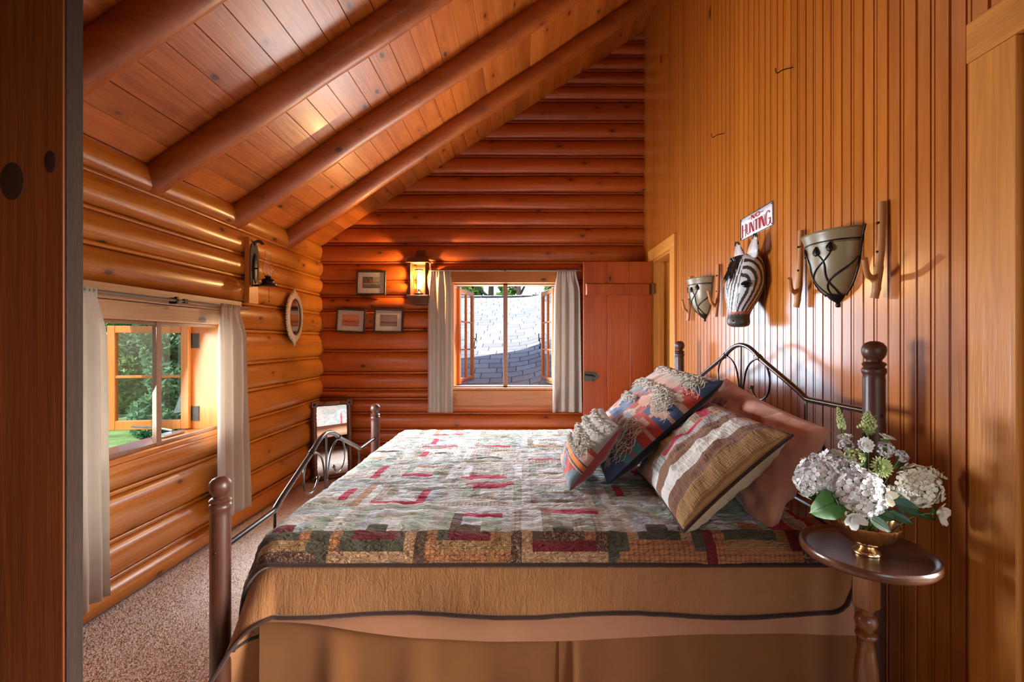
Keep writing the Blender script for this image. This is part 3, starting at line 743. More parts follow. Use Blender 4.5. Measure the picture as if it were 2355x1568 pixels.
# ------------------------------------------------------------------ the bed
def wobj(name, mb, mats, parent, smooth=35, fix=False):
    o = obj(name, mb, mats, parent, smooth, fix)
    p = parent; m = Matrix.Identity(4)
    chain = []
    while p is not None: chain.append(p); p = p.parent
    top = chain[-1]
    if len(chain) == 1: o.matrix_parent_inverse = top.matrix_basis.inverted()
    return o
YN, YFAR, YC = 1.495, 3.23, 2.3625
bed = thing('bed', 'four post bed with turned dark wooden posts and scrolled metal head and foot rails', 'bed', (.07, YC, 0))
def post(x, y, top, r):
    k = r / .0305
    pr = [(.0, top), (.012 * k, top - .001), (.024 * k, top - .007), (.032 * k, top - .018), (.0345 * k, top - .031), (.032 * k, top - .045), (.026 * k, top - .056), (.0215 * k, top - .062),
          (.0215 * k, top - .067), (.029 * k, top - .070), (.0335 * k, top - .076), (.029 * k, top - .083), (.0275 * k, top - .086), (.0325 * k, top - .090), (.0345 * k, top - .098), (.032 * k, top - .106),
          (.0295 * k, top - .111), (.031 * k, top - .125), (.031 * k, .10), (.028 * k, .05), (.024 * k, .0)]
    p = wobj('post', MB().lathe(pr[::-1], (x, y, 0), 28, cap=False), M['bedwood'], bed, 50)
    wobj('bolt_cover', MB().ell((x, y - r * 1.0, top - .24), .005, .003, .005, 10, 6), M['iron'], bed)
    return p
for x_, y_, z_, r_ in ((1.157, YN, 1.37, .031), (1.120, YFAR, 1.37, .031), (-.990, YN, .925, .030), (-1.040, YFAR, .925, .030)): post(x_, y_, z_, r_)
def rails(name, xn, xf, zb, sc, lower):
    P = lambda s, z: (xn + (xf - xn) * (s + .8675) / 1.735, YC + s, zb + z * sc)
    half = [(-.862, 0), (-.60, 0), (-.53, .002), (-.50, .014), (-.46, .034), (-.30, .103), (-.19, .150), (-.13, .182), (-.07, .206)]
    pts = [P(*q) for q in half] + [P(0, .216)] + [P(-s, z) for s, z in half[::-1]]
    g = wobj(name, MB().tube(smooth_path(pts, 4), .0115, 12), M['bed_metal'], bed, 60)
    wobj('stem', MB().tube([P(0, .21), P(0, -.35)], .0055, 8).ell(P(0, -.045), .009, .009, .012, 10, 6), M['bed_metal'], g)
    for q in (-1, 1):
        sp = [(.010, -.10), (.014, -.05), (.022, .0), (.050, .085), (.10, .132), (.170, .150), (.232, .122), (.263, .063), (.252, .0), (.215, -.036), (.173, -.045), (.130, -.03), (.104, .0)]
        sc_ = MB().tube(smooth_path([P(q * a, b) for a, b in sp], 5), .0052, 8).ell(P(q * .103, .006), .010, .010, .010, 10, 8)
        wobj('scroll', sc_, M['bed_metal'], g, 60)
        d = Vector(P(q * .19, .150)) - Vector(P(q * .16, .166))
        c0 = Vector(P(q * .175, .157)); wobj('collar', MB().tube([c0 - d.normalized() * .012, c0 + d.normalized() * .012], .0148, 12), M['bed_metal'], g, 40)
        if lower:
            wobj('upright', MB().tube([P(q * .52, 0), P(q * .52, -.11)], .0062, 8), M['bed_metal'], g)
            ar = [(q * (.52 + .12 * cos(t)), -.225 + .115 * sin(t)) for t in [pi * i / 14 for i in range(15)]]
            ar = [(ar[0][0], -.42)] + ar + [(ar[-1][0], -.42)]
            wobj('arch', MB().tube([P(*a) for a in ar], .0062, 8), M['bed_metal'], g, 60)
        else:
            wobj('upright', MB().tube([P(q * .52, 0), P(q * .52, -.40)], .0062, 8), M['bed_metal'], g)
    wobj('lower_bar', MB().tube([P(-.862, -.42), P(.862, -.42)], .009, 8), M['bed_metal'], g)
    return g
rails('headboard', 1.157, 1.120, 1.134, 1.0, True)
rails('footboard', -.990, -1.040, .685, .95, False)
wobj('mattress', MB().box(-.80, 1.07, 1.56, 3.17, .30, .712, .05), M['sheet'], bed, 40)

# quilt and coverlet: one sheet draped over the mattress edge
ZT, XE, YE, YB1 = .738, -.80, 1.555, 3.205
def drape(u, v, V, R, zt, xe, ye, wob, flare=.45):
    du = max(0., -u); dv = max(0., v - V); d = sqrt(du * du + dv * dv)
    x = xe + max(u, 0.); y = ye + V - max(0., min(v, V)); z = zt
    fx = fy = 0.
    if d > 1e-6:
        fx, fy = du / d, dv / d
        a = d / R
        if a < pi / 2: h = R * sin(a); dz = R * (1 - cos(a))
        else:
            e = d - R * pi / 2; c = 2 * fx * fy
            h = R + e * flare * c; dz = R + e * (1 - .04 * c)
            h += e * wob * sin((u * 9 if dv > 0 else v * 7) + 1.0)
        x -= h * fx; y -= h * fy; z -= dz
    if v < 0:                                   # far side hangs down too
        a = -v / R
        if a < pi / 2: y = ye + V + R * sin(a); z -= R * (1 - cos(a))
        else: y = ye + V + R + .02 * sin(u * 6); z -= R - (v + R * pi / 2)
    return Vector((x, y, z)), fx, fy
PAL = dict(cream=(.66, .60, .52, 1), white=(.72, .71, .70, 1), sage=(.40, .45, .36, 1), lsage=(.52, .56, .49, 1), gtan=(.54, .51, .47, 1), blue=(.50, .53, .58, 1), khaki=(.52, .45, .33, .75),
           brown=(.13, .065, .042, 1), olive=(.085, .075, .045, 1), burg=(.17, .010, .018, 1), red=(.52, .02, .07, 1), oplaid=(.50, .19, .07, .5), ging=(.50, .27, .11, .75), leaf=(.10, .036, .024, .25), tan=(.48, .27, .14, 1), lplaid=(.62, .52, .44, .5))
LIGHT = ['cream', 'white', 'lsage', 'sage', 'gtan', 'blue', 'khaki', 'lplaid', 'cream', 'sage', 'white', 'lsage']
DARK = ['olive', 'brown', 'oplaid', 'ging', 'burg', 'leaf', 'tan', 'olive', 'oplaid']
def hsh(*k): return random.Random(hash(k) & 0xffffffff).random()
QV = YB1 - YE
BS = .315; ST = .035
def patch(u, v):
    bu = int(math.floor((u + .46) / BS)); bv = int(math.floor((QV + .135 - v) / BS))
    a = int((u + .46 - bu * BS) / ST); b = int((QV + .135 - v - bv * BS) / ST)
    a = min(max(a, 0), 8); b = min(max(b, 0), 8)
    k = max(abs(a - 4), abs(b - 4))
    side = 0 if (b - 4 == -k and a - 4 < k) else 1 if (a - 4 == k and b - 4 < k) else 2 if (b - 4 == k and a - 4 > -k) else 3
    if k == 0: return PAL['white']
    r = hsh(bu, bv, k, side); r2 = hsh(bu, bv, k, side, 5)
    edge = (bv == 0 and (side == 0 or b < 3)) or (u < -.12)
    if (not edge and k in (2, 3) and side == int(hsh(bu, bv, k, 99) * 3.999) and hsh(bu, bv, k, 77) < .38) or (edge and r2 < .10): return PAL['red'] if not edge else PAL['burg']
    if k == 4 and side == 3 and not edge: return PAL['gtan'] if r < .5 else PAL['white']
    if edge and r2 < .93: return PAL[DARK[int(r * len(DARK))]]
    if r2 > .965: return PAL['brown' if r < .4 else 'tan']
    return PAL[LIGHT[int(r * len(LIGHT))]]
def make_quilt():
    mb = MB(); mb.uv = {}
    u0, u1, dvm = -.425, 1.80, .136; du_ = .0175; dv_ = .00875
    nu = int((u1 - u0) / du_); vs0 = QV + .135 - 60 * .035; nv = int((QV + dvm - vs0) / dv_)
    P = []
    for i in range(nu + 1):
        row = []
        for j in range(nv + 1):
            u = u0 + du_ * i; v = vs0 + dv_ * j
            p, fx, fy = drape(u, v, QV, .09, ZT, XE, YE, .10)
            row.append(p)
        P.append(row)
    for i in range(nu + 1):
        for j in range(nv + 1):
            u = u0 + du_ * i; v = vs0 + dv_ * j
            a = P[min(i + 1, nu)][j] - P[max(i - 1, 0)][j]; b = P[i][min(j + 1, nv)] - P[i][max(j - 1, 0)]
            n = b.cross(a); n = n.normalized() if n.length > 0 else Vector((0, 0, 1))
            if False: n = -n
            vv = (QV + .135 - v) % ST / ST; uu = (u + .46) % ST / ST
            seam = min(1., 4 * min(vv, 1 - vv) + .15) ** .5 * min(1, (4 * min(uu, 1 - uu) + .6))
            rip = noise.noise((u * 15, v * 58, 1.3)) * .0085 + noise.noise((u * 34, v * 100, 9)) * .0030
            big = noise.noise((u * 3.1, v * 2.6, 2)) * .007
            p = P[i][j] + n * (.004 * seam + rip + big)
            mb.v.append(tuple(p)); mb.uv[len(mb.v) - 1] = (u, v)
    for i in range(nu):
        for j in range(nv):
            q = i * (nv + 1) + j; mb.f.append((q, q + 1, q + nv + 2, q + nv + 1)); mb.c.append(patch(u0 + du_ * (i + .5), vs0 + dv_ * (j + .5))); mb.m.append(0)
    q = obj('patchwork_quilt', mb, M['quilt'], None, 180)
    tag(q, 'patchwork quilt of sage, cream, brown and red strips spread over the bed', 'quilt')
    e = [P[i][nv] + Vector((0, -.004, -.004)) for i in range(nu + 1)]
    obj('binding', MB().tube(e, .007, 6), M['binding'], q, 60)
    e = [P[0][j] for j in range(0, nv + 1, 3)] + [P[0][nv]]
    obj('binding', MB().tube(e, .007, 6), M['binding'], q, 60)
make_quilt()
def make_coverlet():
    mb = MB(); mb.uv = {}
    V = YB1 - 1.560; u0, L = -.62, 1.865; dvm = .292
    nu, nv = 150, 24; v0 = V - .10; E = []
    def tip(u):   # the head end corner is cut round
        t = max(0., (u - (L - .07)) / .07); return 1 - (1 - sqrt(max(0., 1 - t * t))) * .28
    for i in range(nu + 1):
        for j in range(nv + 1):
            u = u0 + (L - u0) * i / nu; v = v0 + (.10 + dvm * tip(u)) * j / nv
            p, fx, fy = drape(u, v, V, .095, ZT - .012, XE + .006, 1.560, .09)
            w = noise.noise((u * 2.3, v * 6, 4)) * .006 * (j / nv) + noise.noise((u * 26, v * 20, 6)) * .0016
            p = p + Vector((0, -w, 0))
            if j == nv: E.append(p); 
            mb.v.append(tuple(p)); mb.uv[len(mb.v) - 1] = (u, v)
    for i in range(nu):
        for j in range(nv):
            q = i * (nv + 1) + j; mb.f.append((q, q + 1, q + nv + 2, q + nv + 1)); mb.c.append(None); mb.m.append(0)
    c = obj('quilted_coverlet', mb, M['coverlet'], None, 180)
    tag(c, 'plain tan quilted coverlet hanging below the patchwork quilt on the bed side', 'coverlet')
    obj('binding', MB().tube([p + Vector((0, -.002, 0)) for p in E], .0075, 6), M['binding'], c, 60)
    e = [Vector(mb.v[j]) for j in range(nv + 1)]; obj('binding', MB().tube(e, .0075, 6), M['binding'], c, 60)
    e = [Vector(mb.v[nu * (nv + 1) + j]) for j in range(nv + 1)]; obj('binding', MB().tube(e, .006, 6), M['binding'], c, 60)
make_coverlet()
def side_sheet(name, x0, x1, ztop, zbot, yfn, mat, nu=160, nv=16, th=.004):
    mb = MB()
    mb.grid(lambda a, b: (x0 + (x1 - x0) * a, yfn(x0 + (x1 - x0) * a, b), ztop + (zbot(x0 + (x1 - x0) * a) - ztop) * b), nu, nv)
    return obj(name, mb, mat, None, 180)
sh = side_sheet('flat_sheet', -.84, 1.09, .56, lambda x: .418 - .028 * noise.noise((x * 1.3, 2, 0)) - .03 * exp(-((x - .05) / .5) ** 2) + .035 * ss(-.3, -.8, x), lambda x, b: 1.495 - .008 * b + .004 * noise.noise((x * 5, b, 3)), M['sheet'])
tag(sh, 'pale rose flat sheet edge showing between tan coverlet and bed skirt', 'sheet')
def skirt_y(x, b):
    f = sum(a * exp(-((x - c) / w) ** 2) for c, w, a in ((-.62, .05, .022), (-.36, .06, .016), (-.12, .10, -.014), (.17, .012, .020), (.30, .09, .018), (.52, .06, .018), (.74, .08, -.016), (.93, .07, .018)))
    return 1.512 - (.010 + 1.7 * f) * b - .012 * b * noise.noise((x * 4.3, 1.2 * b, 8)) - .006 * b * noise.noise((x * 12, b, 5))
sk = side_sheet('bed_skirt', -.87, .128, .50, lambda x: .006, skirt_y, M['skirt'], 140, 24)
tag(sk, 'plain tan pleated bed skirt hanging to the floor below the mattress', 'bed skirt')
s2 = side_sheet('skirt_panel', .122, 1.11, .50, lambda x: .006, lambda x, b: skirt_y(x, b) - .012 * b * exp(-(x - .122) / .12), M['skirt'], 140, 24); s2.parent = sk
s3 = MB().grid(lambda a, b: (-.872 + .02 * sin(6 * a) * b, 1.51 + 1.66 * a, .50 - .494 * b), 30, 6); obj('skirt_panel', s3, M['skirt'], sk, 180)

# pillows
def pillow(name, label, c, un, vn, w, h, t, mat, colfn=None, n=44, pinch=.08, seed=1, wr=.006, flat=.5, uvs=1.0, rip=0.):
    un = Vector(un).normalized(); vn = Vector(vn); vn = (vn - un * vn.dot(un)).normalized(); nn = vn.cross(un)
    c = Vector(c)
    def S_(a, b, sg):
        x = a * w / 2 * (1 - pinch * (1 - b * b)); y = b * h / 2 * (1 - pinch * (1 - a * a))
        q = max(0., (1 - a * a) * (1 - b * b)) ** flat
        z = sg * t / 2 * q + wr * noise.noise((a * 3, b * 3, seed + sg)) * q ** .3 + wr * .5 * noise.noise((a * 9, b * 5, seed)) * q ** .4
        if rip: z += sg * rip * noise.noise((a * 16, b * 6 + 2 * noise.noise((a * 3, b * 3, 7)), seed)) * q ** .3
        return c + un * x + vn * y + nn * z
    mb = MB(); mb.uv = {}
    for sg in (1, -1):
        mb.grid(lambda i, j: S_(2 * i - 1, 2 * j - 1, sg), n, n, (lambda i, j: colfn(2 * i - 1, 2 * j - 1, sg)) if colfn else None, lambda i, j: (i * w * uvs, j * h * uvs), flip=sg > 0)
    o = obj(name, mb, mat, None, 180)
    bm = bmesh.new(); bm.from_mesh(o.data); bmesh.ops.remove_doubles(bm, verts=bm.verts, dist=.0002); bm.to_mesh(o.data); bm.free()
    tag(o, label, 'pillow')
    return o, S_, un, vn, nn
def edge_cord(S_, mat, parent, r=.005, n=24, sides='nesw'):
    pts = []
    if 'n' in sides: pts += [S_(-1 + 2 * i / n, 1, 1) for i in range(n)]
    if 'e' in sides: pts += [S_(1, 1 - 2 * i / n, 1) for i in range(n)]
    if 's' in sides: pts += [S_(1 - 2 * i / n, -1, 1) for i in range(n)]
    if 'w' in sides: pts += [S_(-1, -1 + 2 * i / n, 1) for i in range(n + 1)]
    obj('piping', MB().tube(pts, r, 6), mat, parent, 60)
# plain rose pillows against the headboard
p, S_, *_a = pillow('rose_pillow', 'plain rose satin pillow leaning on headboard behind the brass bowl flowers', (.925, 1.90, .945), (0, 1, .14), (.42, 0, .9), .78, .42, .20, M['pink'], None, 60, .09, 3, .030, .42, rip=.006)
p, S_, *_a = pillow('rose_pillow', 'plain rose pillow at far side of headboard, mostly behind the woven cushion', (.97, 2.80, .945), (0, 1, .0), (.40, 0, .9), .74, .42, .17, M['pink'], None, 40, .07, 9, .014, .42)
# quilted patchwork sham
def shamcol(a, b, sg):
    if sg < 0: return (.50, .40, .28, .25)
    A = (a + 1) / 2; B = (b + 1) / 2                 # A: 0 near the camera -> 1 far; B: 0 bottom -> 1 top
    x = A; y = B
    if x < .10: return PAL['ging'][:3] + (.75,)
    if x < .21: return (.20, .095, .055, 1)
    if x < .34: return (.66, .62, .57, 1)
    if x < .45: return (.22, .105, .062, 1)
    if y < .12: return (.62, .60, .57, 1)
    if y < .27: return (.37, .40, .33, 1 if x > .62 else .5)
    if x < .51: return (.55, .52, .50, .75)
    if x < .57: return (.52, .02, .07, 1) if y < .74 else (.48, .27, .14, 1)
    if y > .86: return (.46, .30, .20, 1)
    if y > .76: return (.52, .02, .07, 1) if x > .6 else (.46, .26, .14, .75)
    if y > .66: return (.56, .40, .25, .75)
    if x < .70: return (.62, .56, .48, 1) if y > .38 else (.44, .43, .36, 1)
    return [(.70, .68, .68, 1), (.44, .40, .34, .5), (.55, .20, .25, .75), (.36, .40, .32, 1)][int(y * 12) % 4]
sham, S_, un, vn, nn = pillow('quilted_sham', 'quilted striped pillow in brown, cream, sage and red with brown piping', (.705, 1.79, .915), (.01, 1, .03), (.72, 0, .66), .62, .47, .21, M['sham'], shamcol, 72, .05, 5, .014, .40, rip=.007)
edge_cord(S_, M['binding'], sham, .006)
# woven kilim cushions
KC = [(.50, .27, .19), (.40, .045, .030), (.055, .085, .17), (.17, .20, .22), (.08, .17, .18), (.42, .36, .28), (.36, .055, .04), (.44, .29, .21)]
def kilim_col(seed, nx, ny):
    def f(a, b, sg):
        if sg < 0: return (.020, .018, .022, 1)
        x = (a + 1) / 2 * nx; y = (b + 1) / 2 * ny
        bx, by = int(x), int(y); r = hsh(bx, by, seed)
        base = KC[int(r * 7.99)]; mot = KC[int(hsh(bx, by, seed, 2) * 7.99)]; mot2 = KC[int(hsh(bx, by, seed, 4) * 5.99)]
        q = 7; lx = int((x - bx) * q) - 3; ly = int((y - by) * q) - 3
        kind = int(hsh(bx, by, seed, 3) * 4)
        d = abs(lx) + abs(ly)
        if kind == 0: c = mot2 if d <= 1 else mot if d <= 3 else base
        elif kind == 1: c = mot if (abs(lx) <= 1 and abs(ly) <= 2) or (abs(ly) <= 0) else base
        elif kind == 2: c = mot if ly > -abs(lx) + 1 else base
        else: c = base if lx + ly < 1 else mot
        return tuple(k * (1 + .12 * noise.noise((a * 30, b * 30, seed))) for k in c) + (1,)
    return f
def fringe(name, S_, un, vn, nn, rows, parent, rnd, ln=.06, r=.0013, curl=.75, mat=None):
    mb = MB()
    for (b, a0, a1, cnt, L) in rows:
        for k in range(int(cnt * 1.35)):
            a = a0 + (a1 - a0) * (k + rnd.random()) / int(cnt * 1.35); bb = b + rnd.uniform(-.05, .05)
            p0 = S_(a, bb, 1); l = L * rnd.uniform(.6, 1.25); du = rnd.uniform(-curl, curl); h = rnd.uniform(.006, .016)
            pts = [p0]
            for q in range(1, 6):
                t = q / 5
                pts.append(p0 + (-vn * t * .8 + un * (du * t + .45 * sin(t * 5 + k) * curl)) * l + nn * (h * sin(pi * min(1, t * 1.25)) + .003))
            # keep the strand on the cushion face
            mb.tube(pts, [r * 1.3, r * 1.3, r, r, r, r * .7], 4)
    o = obj(name, mb, mat or M['yarn'], parent, 60); tag(o, kind='stuff'); return o
rf_ = random.Random(5)
big, S_, un, vn, nn = pillow('kilim_cushion', 'large woven cushion in red, blue and beige with shaggy cream fringe, leaning upright', (.60, 2.27, .995), (-.02, 1, .035), (.74, 0, .66), .70, .66, .20, M['kilim'], kilim_col(19, 5, 6), 70, .06, 11, .012, .42)
def backwards(S): return S
fringe('fringe', S_, un, vn, nn, [(.90, -.95, .95, 130, .055), (.80, -.9, -.55, 45, .09), (.47, -.75, .95, 130, .060), (.40, -.9, -.5, 50, .11), (-.50, -.95, .10, 90, .10), (-.2, -.9, -.5, 30, .11), (.1, -.2, .5, 50, .04)], big, rf_)
small, S2, u2, v2, n2 = pillow('kilim_cushion', 'small woven cushion with orange band and grey fringe lying before the large one', (.305, 2.10, .890), (.02, 1, .02), (.62, 0, .78), .46, .34, .15, M['kilim'], 
    lambda a, b, sg: ((.30, .05, .055, 1) if sg < 0 else (.62, .17, .03, 1) if abs(b + .38) < .055 else (.06, .055, .09, 1) if abs(b + .38) < .10 else ((.055, .05, .06, 1) if int((a + 1) * 9) % 2 and abs(b) < .09 else kilim_col(31, 4, 4)(a, b, sg)) if b < .12 else tuple(k * .9 for k in (.38, .34, .30)) + (1,)), 50, .06, 13, .01, .42)
fringe('fringe', S2, u2, v2, n2, [(.85, -.95, .95, 70, .035), (.55, -.95, .95, 60, .035), (.26, -.95, .95, 90, .045), (.12, -.95, -.3, 50, .055), (-.16, -.9, .9, 90, .022)], small, rf_)

# ------------------------------------------------------------------ bedside table, bowl, flowers
TX, TY = .995, 1.315
tb = thing('pedestal_table', 'small round dark wooden pedestal table with raised rim beside the bed', 'table', (TX, TY, 0))
def L(name, mb, mat, par, smooth=40): return obj(name, mb, mat, par, smooth)
L('tabletop', MB().lathe([(0.001, .742), (.145, .742), (.160, .748), (.1665, .757), (.1665, .770), (.163, .775), (.157, .774), (.152, .767), (.145, .7655), (0.001, .7655)], n=64, cap=False), M['tablewood'], tb, 50)
blk = MB().box(-.0255, .0255, -.0255, .0255, .60, .742, .004).xf(Matrix.Rotation(radians(24), 4, 'Z'))
L('column_block', blk, M['legwood'], tb)
pr = [(.024, .602), (.018, .592), (.017, .584), (.026, .576), (.029, .562), (.026, .548), (.018, .540), (.017, .534), (.026, .529), (.028, .522), (.024, .515), (.018, .508), (.022, .48), (.029, .43), (.031, .39), (.027, .34), (.019, .29), (.018, .275), (.027, .268), (.028, .258), (.02, .25), (.024, .20), (.03, .18), (.03, .12), (.022, .10)]
L('turned_column', MB().lathe(pr[::-1], n=24), M['legwood'], tb, 50)
for k in range(3):
    a = radians(200 + 120 * k); lg = smooth_path([(.022 * cos(a), .022 * sin(a), .155), (.07 * cos(a), .07 * sin(a), .13), (.12 * cos(a), .12 * sin(a), .07), (.17 * cos(a), .17 * sin(a), .016), (.19 * cos(a), .19 * sin(a), .016)], 4)
    L('leg', MB().tube(lg, [.018] * 6 + [.015] * 6 + [.013] * (len(lg) - 12), 8), M['legwood'], tb, 60)
BX, BY, BZ = .985, 1.300, .7660
bowl = thing('bowl', 'fluted polished brass pedestal bowl standing on the round table', 'bowl', (BX, BY, BZ))
bp = [(.0, .0), (.035, .0), (.036, .004), (.030, .010), (.021, .018), (.019, .025), (.024, .031)]
L('foot', MB().lathe(bp, n=32, cap=False), M['brass'], bowl, 60)
L('basin', MB().lathe([(.021, .029), (.046, .035), (.063, .047), (.074, .064), (.081, .088), (.0795, .089), (.072, .066), (.056, .048), (.001, .040)], n=96, flute=26, fl=.018, cap=False), M['brass'], bowl, 60)
def fp(cx, cy, d): return px(1800 + cx / 3.919, 900 + cy / 3.919, d)
ROOT = Vector((BX, BY, BZ + .075))
FG = 'flowers in the brass bowl'
def frame_to(n):
    n = Vector(n).normalized(); u = n.cross(Vector((0, 0, 1)));
    u = u.normalized() if u.length > .01 else Vector((1, 0, 0)); v = n.cross(u)
    return Matrix((u, v, n)).transposed()
def petal_mesh(name, ln, w, cup, mat, point=.6, n=5):
    vs = []; fs = []
    for i in range(n + 1):
        t = i / n; ww = w * (sin(pi * min(1, .12 + t * .88 * (1 if point > .5 else .93))) ** point) * (.35 + .65 * min(1, t * 2.2)); z = cup * ln * t * t
        for q in (-1, 0, 1): vs.append((ln * t, ww * q, z + .10 * ln * abs(q) * sin(pi * t)))
    for i in range(n):
        for q in (0, 1):
            k = i * 3 + q; fs.append((k, k + 3, k + 4, k + 1))
    return MB().add(vs, fs).mesh(name, mat, 180)
def place(me, name, parent, loc, R, scale=1.0):
    o = link(name, me, parent); Mx = (R if isinstance(R, Matrix) else Matrix(R)).to_4x4(); Mx = Matrix.Translation(loc) @ Mx @ Matrix.Scale(scale, 4)
    o.matrix_local = Mx; return o
def stem_to(t, c, r=.0018):
    d = ROOT + Vector((random.uniform(-.03, .03), random.uniform(-.03, .03), -.02)) - Vector(c)
    obj('stem', MB().tube(smooth_path([(0, 0, 0), d * .5 + Vector((0, 0, .02)), d], 4), r, 5), M['stem'], t, 60)
def floret_mesh(mat):
    mb = MB()
    for k in range(4):
        a = k * pi / 2; R = Matrix.Rotation(a, 3, 'Z'); vs = []
        for (x, y, z) in ((.001, 0, 0), (.006, -.0055, .0016), (.013, -.0065, .003), (.0165, 0, .0022), (.013, .0065, .003), (.006, .0055, .0016), (.009, 0, .0005)):
            vs.append(R @ Vector((x, y, z)))
        mb.add(vs, [(0, 1, 6), (1, 2, 6), (2, 3, 6), (3, 4, 6), (4, 5, 6), (5, 0, 6)])
    mb.ell((0, 0, .0012), .0016, .0016, .0014, 6, 4)
    return mb.mesh('floret', mat, 180)
FLOR = floret_mesh(M['white_petal']); FLORC = floret_mesh(M['cream_petal'])
def hydrangea(label, c, R, n, face, me, sc=1.0, leaves=()):
    t = thing('hydrangea', label, 'flower', c, FG); stem_to(t, c, .0025); rnd = random.Random(int(abs(c[0]) * 1e5))
    g = pi * (3 - sqrt(5)); f = Vector(face).normalized()
    for k in range(n):
        z = 1 - 2 * (k + .5) / n; r = sqrt(1 - z * z); d = Vector((r * cos(g * k), r * sin(g * k), z))
        if d.dot(f) < -.45: continue
        q = (d + Vector((rnd.uniform(-.35, .35), rnd.uniform(-.35, .35), rnd.uniform(-.35, .35)))).normalized()
        place(me, 'floret', t, d * R * rnd.uniform(.82, 1.06), frame_to(q) @ Matrix.Rotation(rnd.uniform(0, 6), 3, 'Z'), sc * rnd.uniform(.85, 1.2))
    obj('flower_core', MB().ell((0, 0, 0), R * .72, R * .72, R * .72, 12, 8), M['stem'], t, 180)
    for lf in leaves: leaf(t, Vector(c), *lf)
    return t
def leaf(t, origin, base, tip, w, mat, normal=(0, -1, .4), curl=.12):
    b = Vector(base) - origin; e = Vector(tip) - origin; d = e - b; ln = d.length; d.normalize(); s_ = d.cross(Vector(normal)).normalized(); n_ = s_.cross(d)
    vs = []; fs = []; N_ = 9
    for i in range(N_ + 1):
        x = i / N_; ww = w * (sin(pi * x ** .8) ** .75) + .0008
        for q in range(-3, 4):
            vv = q / 3; zz = -curl * ln * x * x + .10 * w * abs(vv) ** .8 + .05 * w * cos(9 * x * pi - 3 * abs(vv)) * abs(vv)
            vs.append(b + d * ln * x + s_ * ww * vv * (1 + .05 * (i % 2)) + n_ * zz)
    for i in range(N_):
        for q in range(6): k = i * 7 + q; fs.append((k, k + 7, k + 8, k + 1))
    o = obj('leaf', MB().add(vs, fs), mat, t, 180)
    obj('midrib', MB().tube([b + d * ln * i / 6 - n_ * curl * ln * (i / 6) ** 2 + n_ * .0008 for i in range(7)], [.0014 - .0002 * i for i in range(7)], 5), M['stem'], o, 60)
PET = dict(daisy=petal_mesh('petal', .021, .0045, .15, M['white_petal']), zin=petal_mesh('petal', .022, .0062, .25, M['white_petal']), lime=petal_mesh('petal', .027, .0038, .12, M['lime_petal']),
           big=petal_mesh('petal', .040, .016, .35, M['white_petal'], .5), bigc=petal_mesh('petal', .044, .018, .35, M['cream_petal'], .5))
def rosette(name, label, c, face, pet, layers, disc, dmat, sc=1.0):
    t = thing(name, label, 'flower', c, FG); stem_to(t, c); R0 = frame_to(face); rnd = random.Random(len(label))
    for (n, tilt, s_) in layers:
        for k in range(n):
            a = 2 * pi * (k + rnd.uniform(-.2, .2)) / n + tilt
            R = R0 @ Matrix.Rotation(a, 3, 'Z') @ Matrix.Rotation(-radians(tilt), 3, 'Y')
            place(pet, 'petal', t, (0, 0, 0), R, s_ * sc * rnd.uniform(.9, 1.1))
    mb = MB().ell((0, 0, 0), disc * sc, disc * sc, disc * .8 * sc, 10, 6); mb.xf(Matrix.Translation(R0 @ Vector((0, 0, disc * .4))))
    obj('flower_center', mb, dmat, t, 180)
    cx = MB()
    for k in range(6):
        a = k * pi / 3; e = R0 @ Vector((.014 * cos(a), .014 * sin(a), -.008)); s0 = R0 @ Vector((0, 0, -.004)); cx.tube([s0, (s0 + e) / 2, e], [.003, .004, .0005], 5)
    obj('sepals', cx, M['stem'], t, 60)
    return t
def umbel(label, c, R, n, mat, face=(0, -.5, .8), r=.0032):
    t = thing('flower_cluster', label, 'flower', c, FG); stem_to(t, c); f = Vector(face).normalized(); rnd = random.Random(int(abs(c[2]) * 1e5))
    bl = MB(); ped = MB()
    for k in range(n):
        d = Vector((rnd.gauss(0, 1), rnd.gauss(0, 1), rnd.gauss(0, 1))).normalized()
        if d.dot(f) < .0: d = -d
        p = d * R * rnd.uniform(.8, 1.05); rr = r * rnd.uniform(.7, 1.3)
        q = frame_to(d + Vector((rnd.uniform(-.4, .4), rnd.uniform(-.4, .4), 0)))
        vs = [p + q @ Vector((rr * 1.5 * cos(a * pi / 5) * (1 if a % 2 else .5), rr * 1.5 * sin(a * pi / 5) * (1 if a % 2 else .5), 0)) for a in range(10)] + [p + q @ Vector((0, 0, -rr * .4))]
        bl.add(vs, [(a, (a + 1) % 10, 10) for a in range(10)])
        if k % 3 == 0: ped.tube([-f * R * .6, p], .0006, 3)
    tag(obj('blossoms', bl, mat, t, 180), kind='stuff'); tag(obj('flower_stalks', ped, M['stem'], t, 60), kind='stuff'); return t
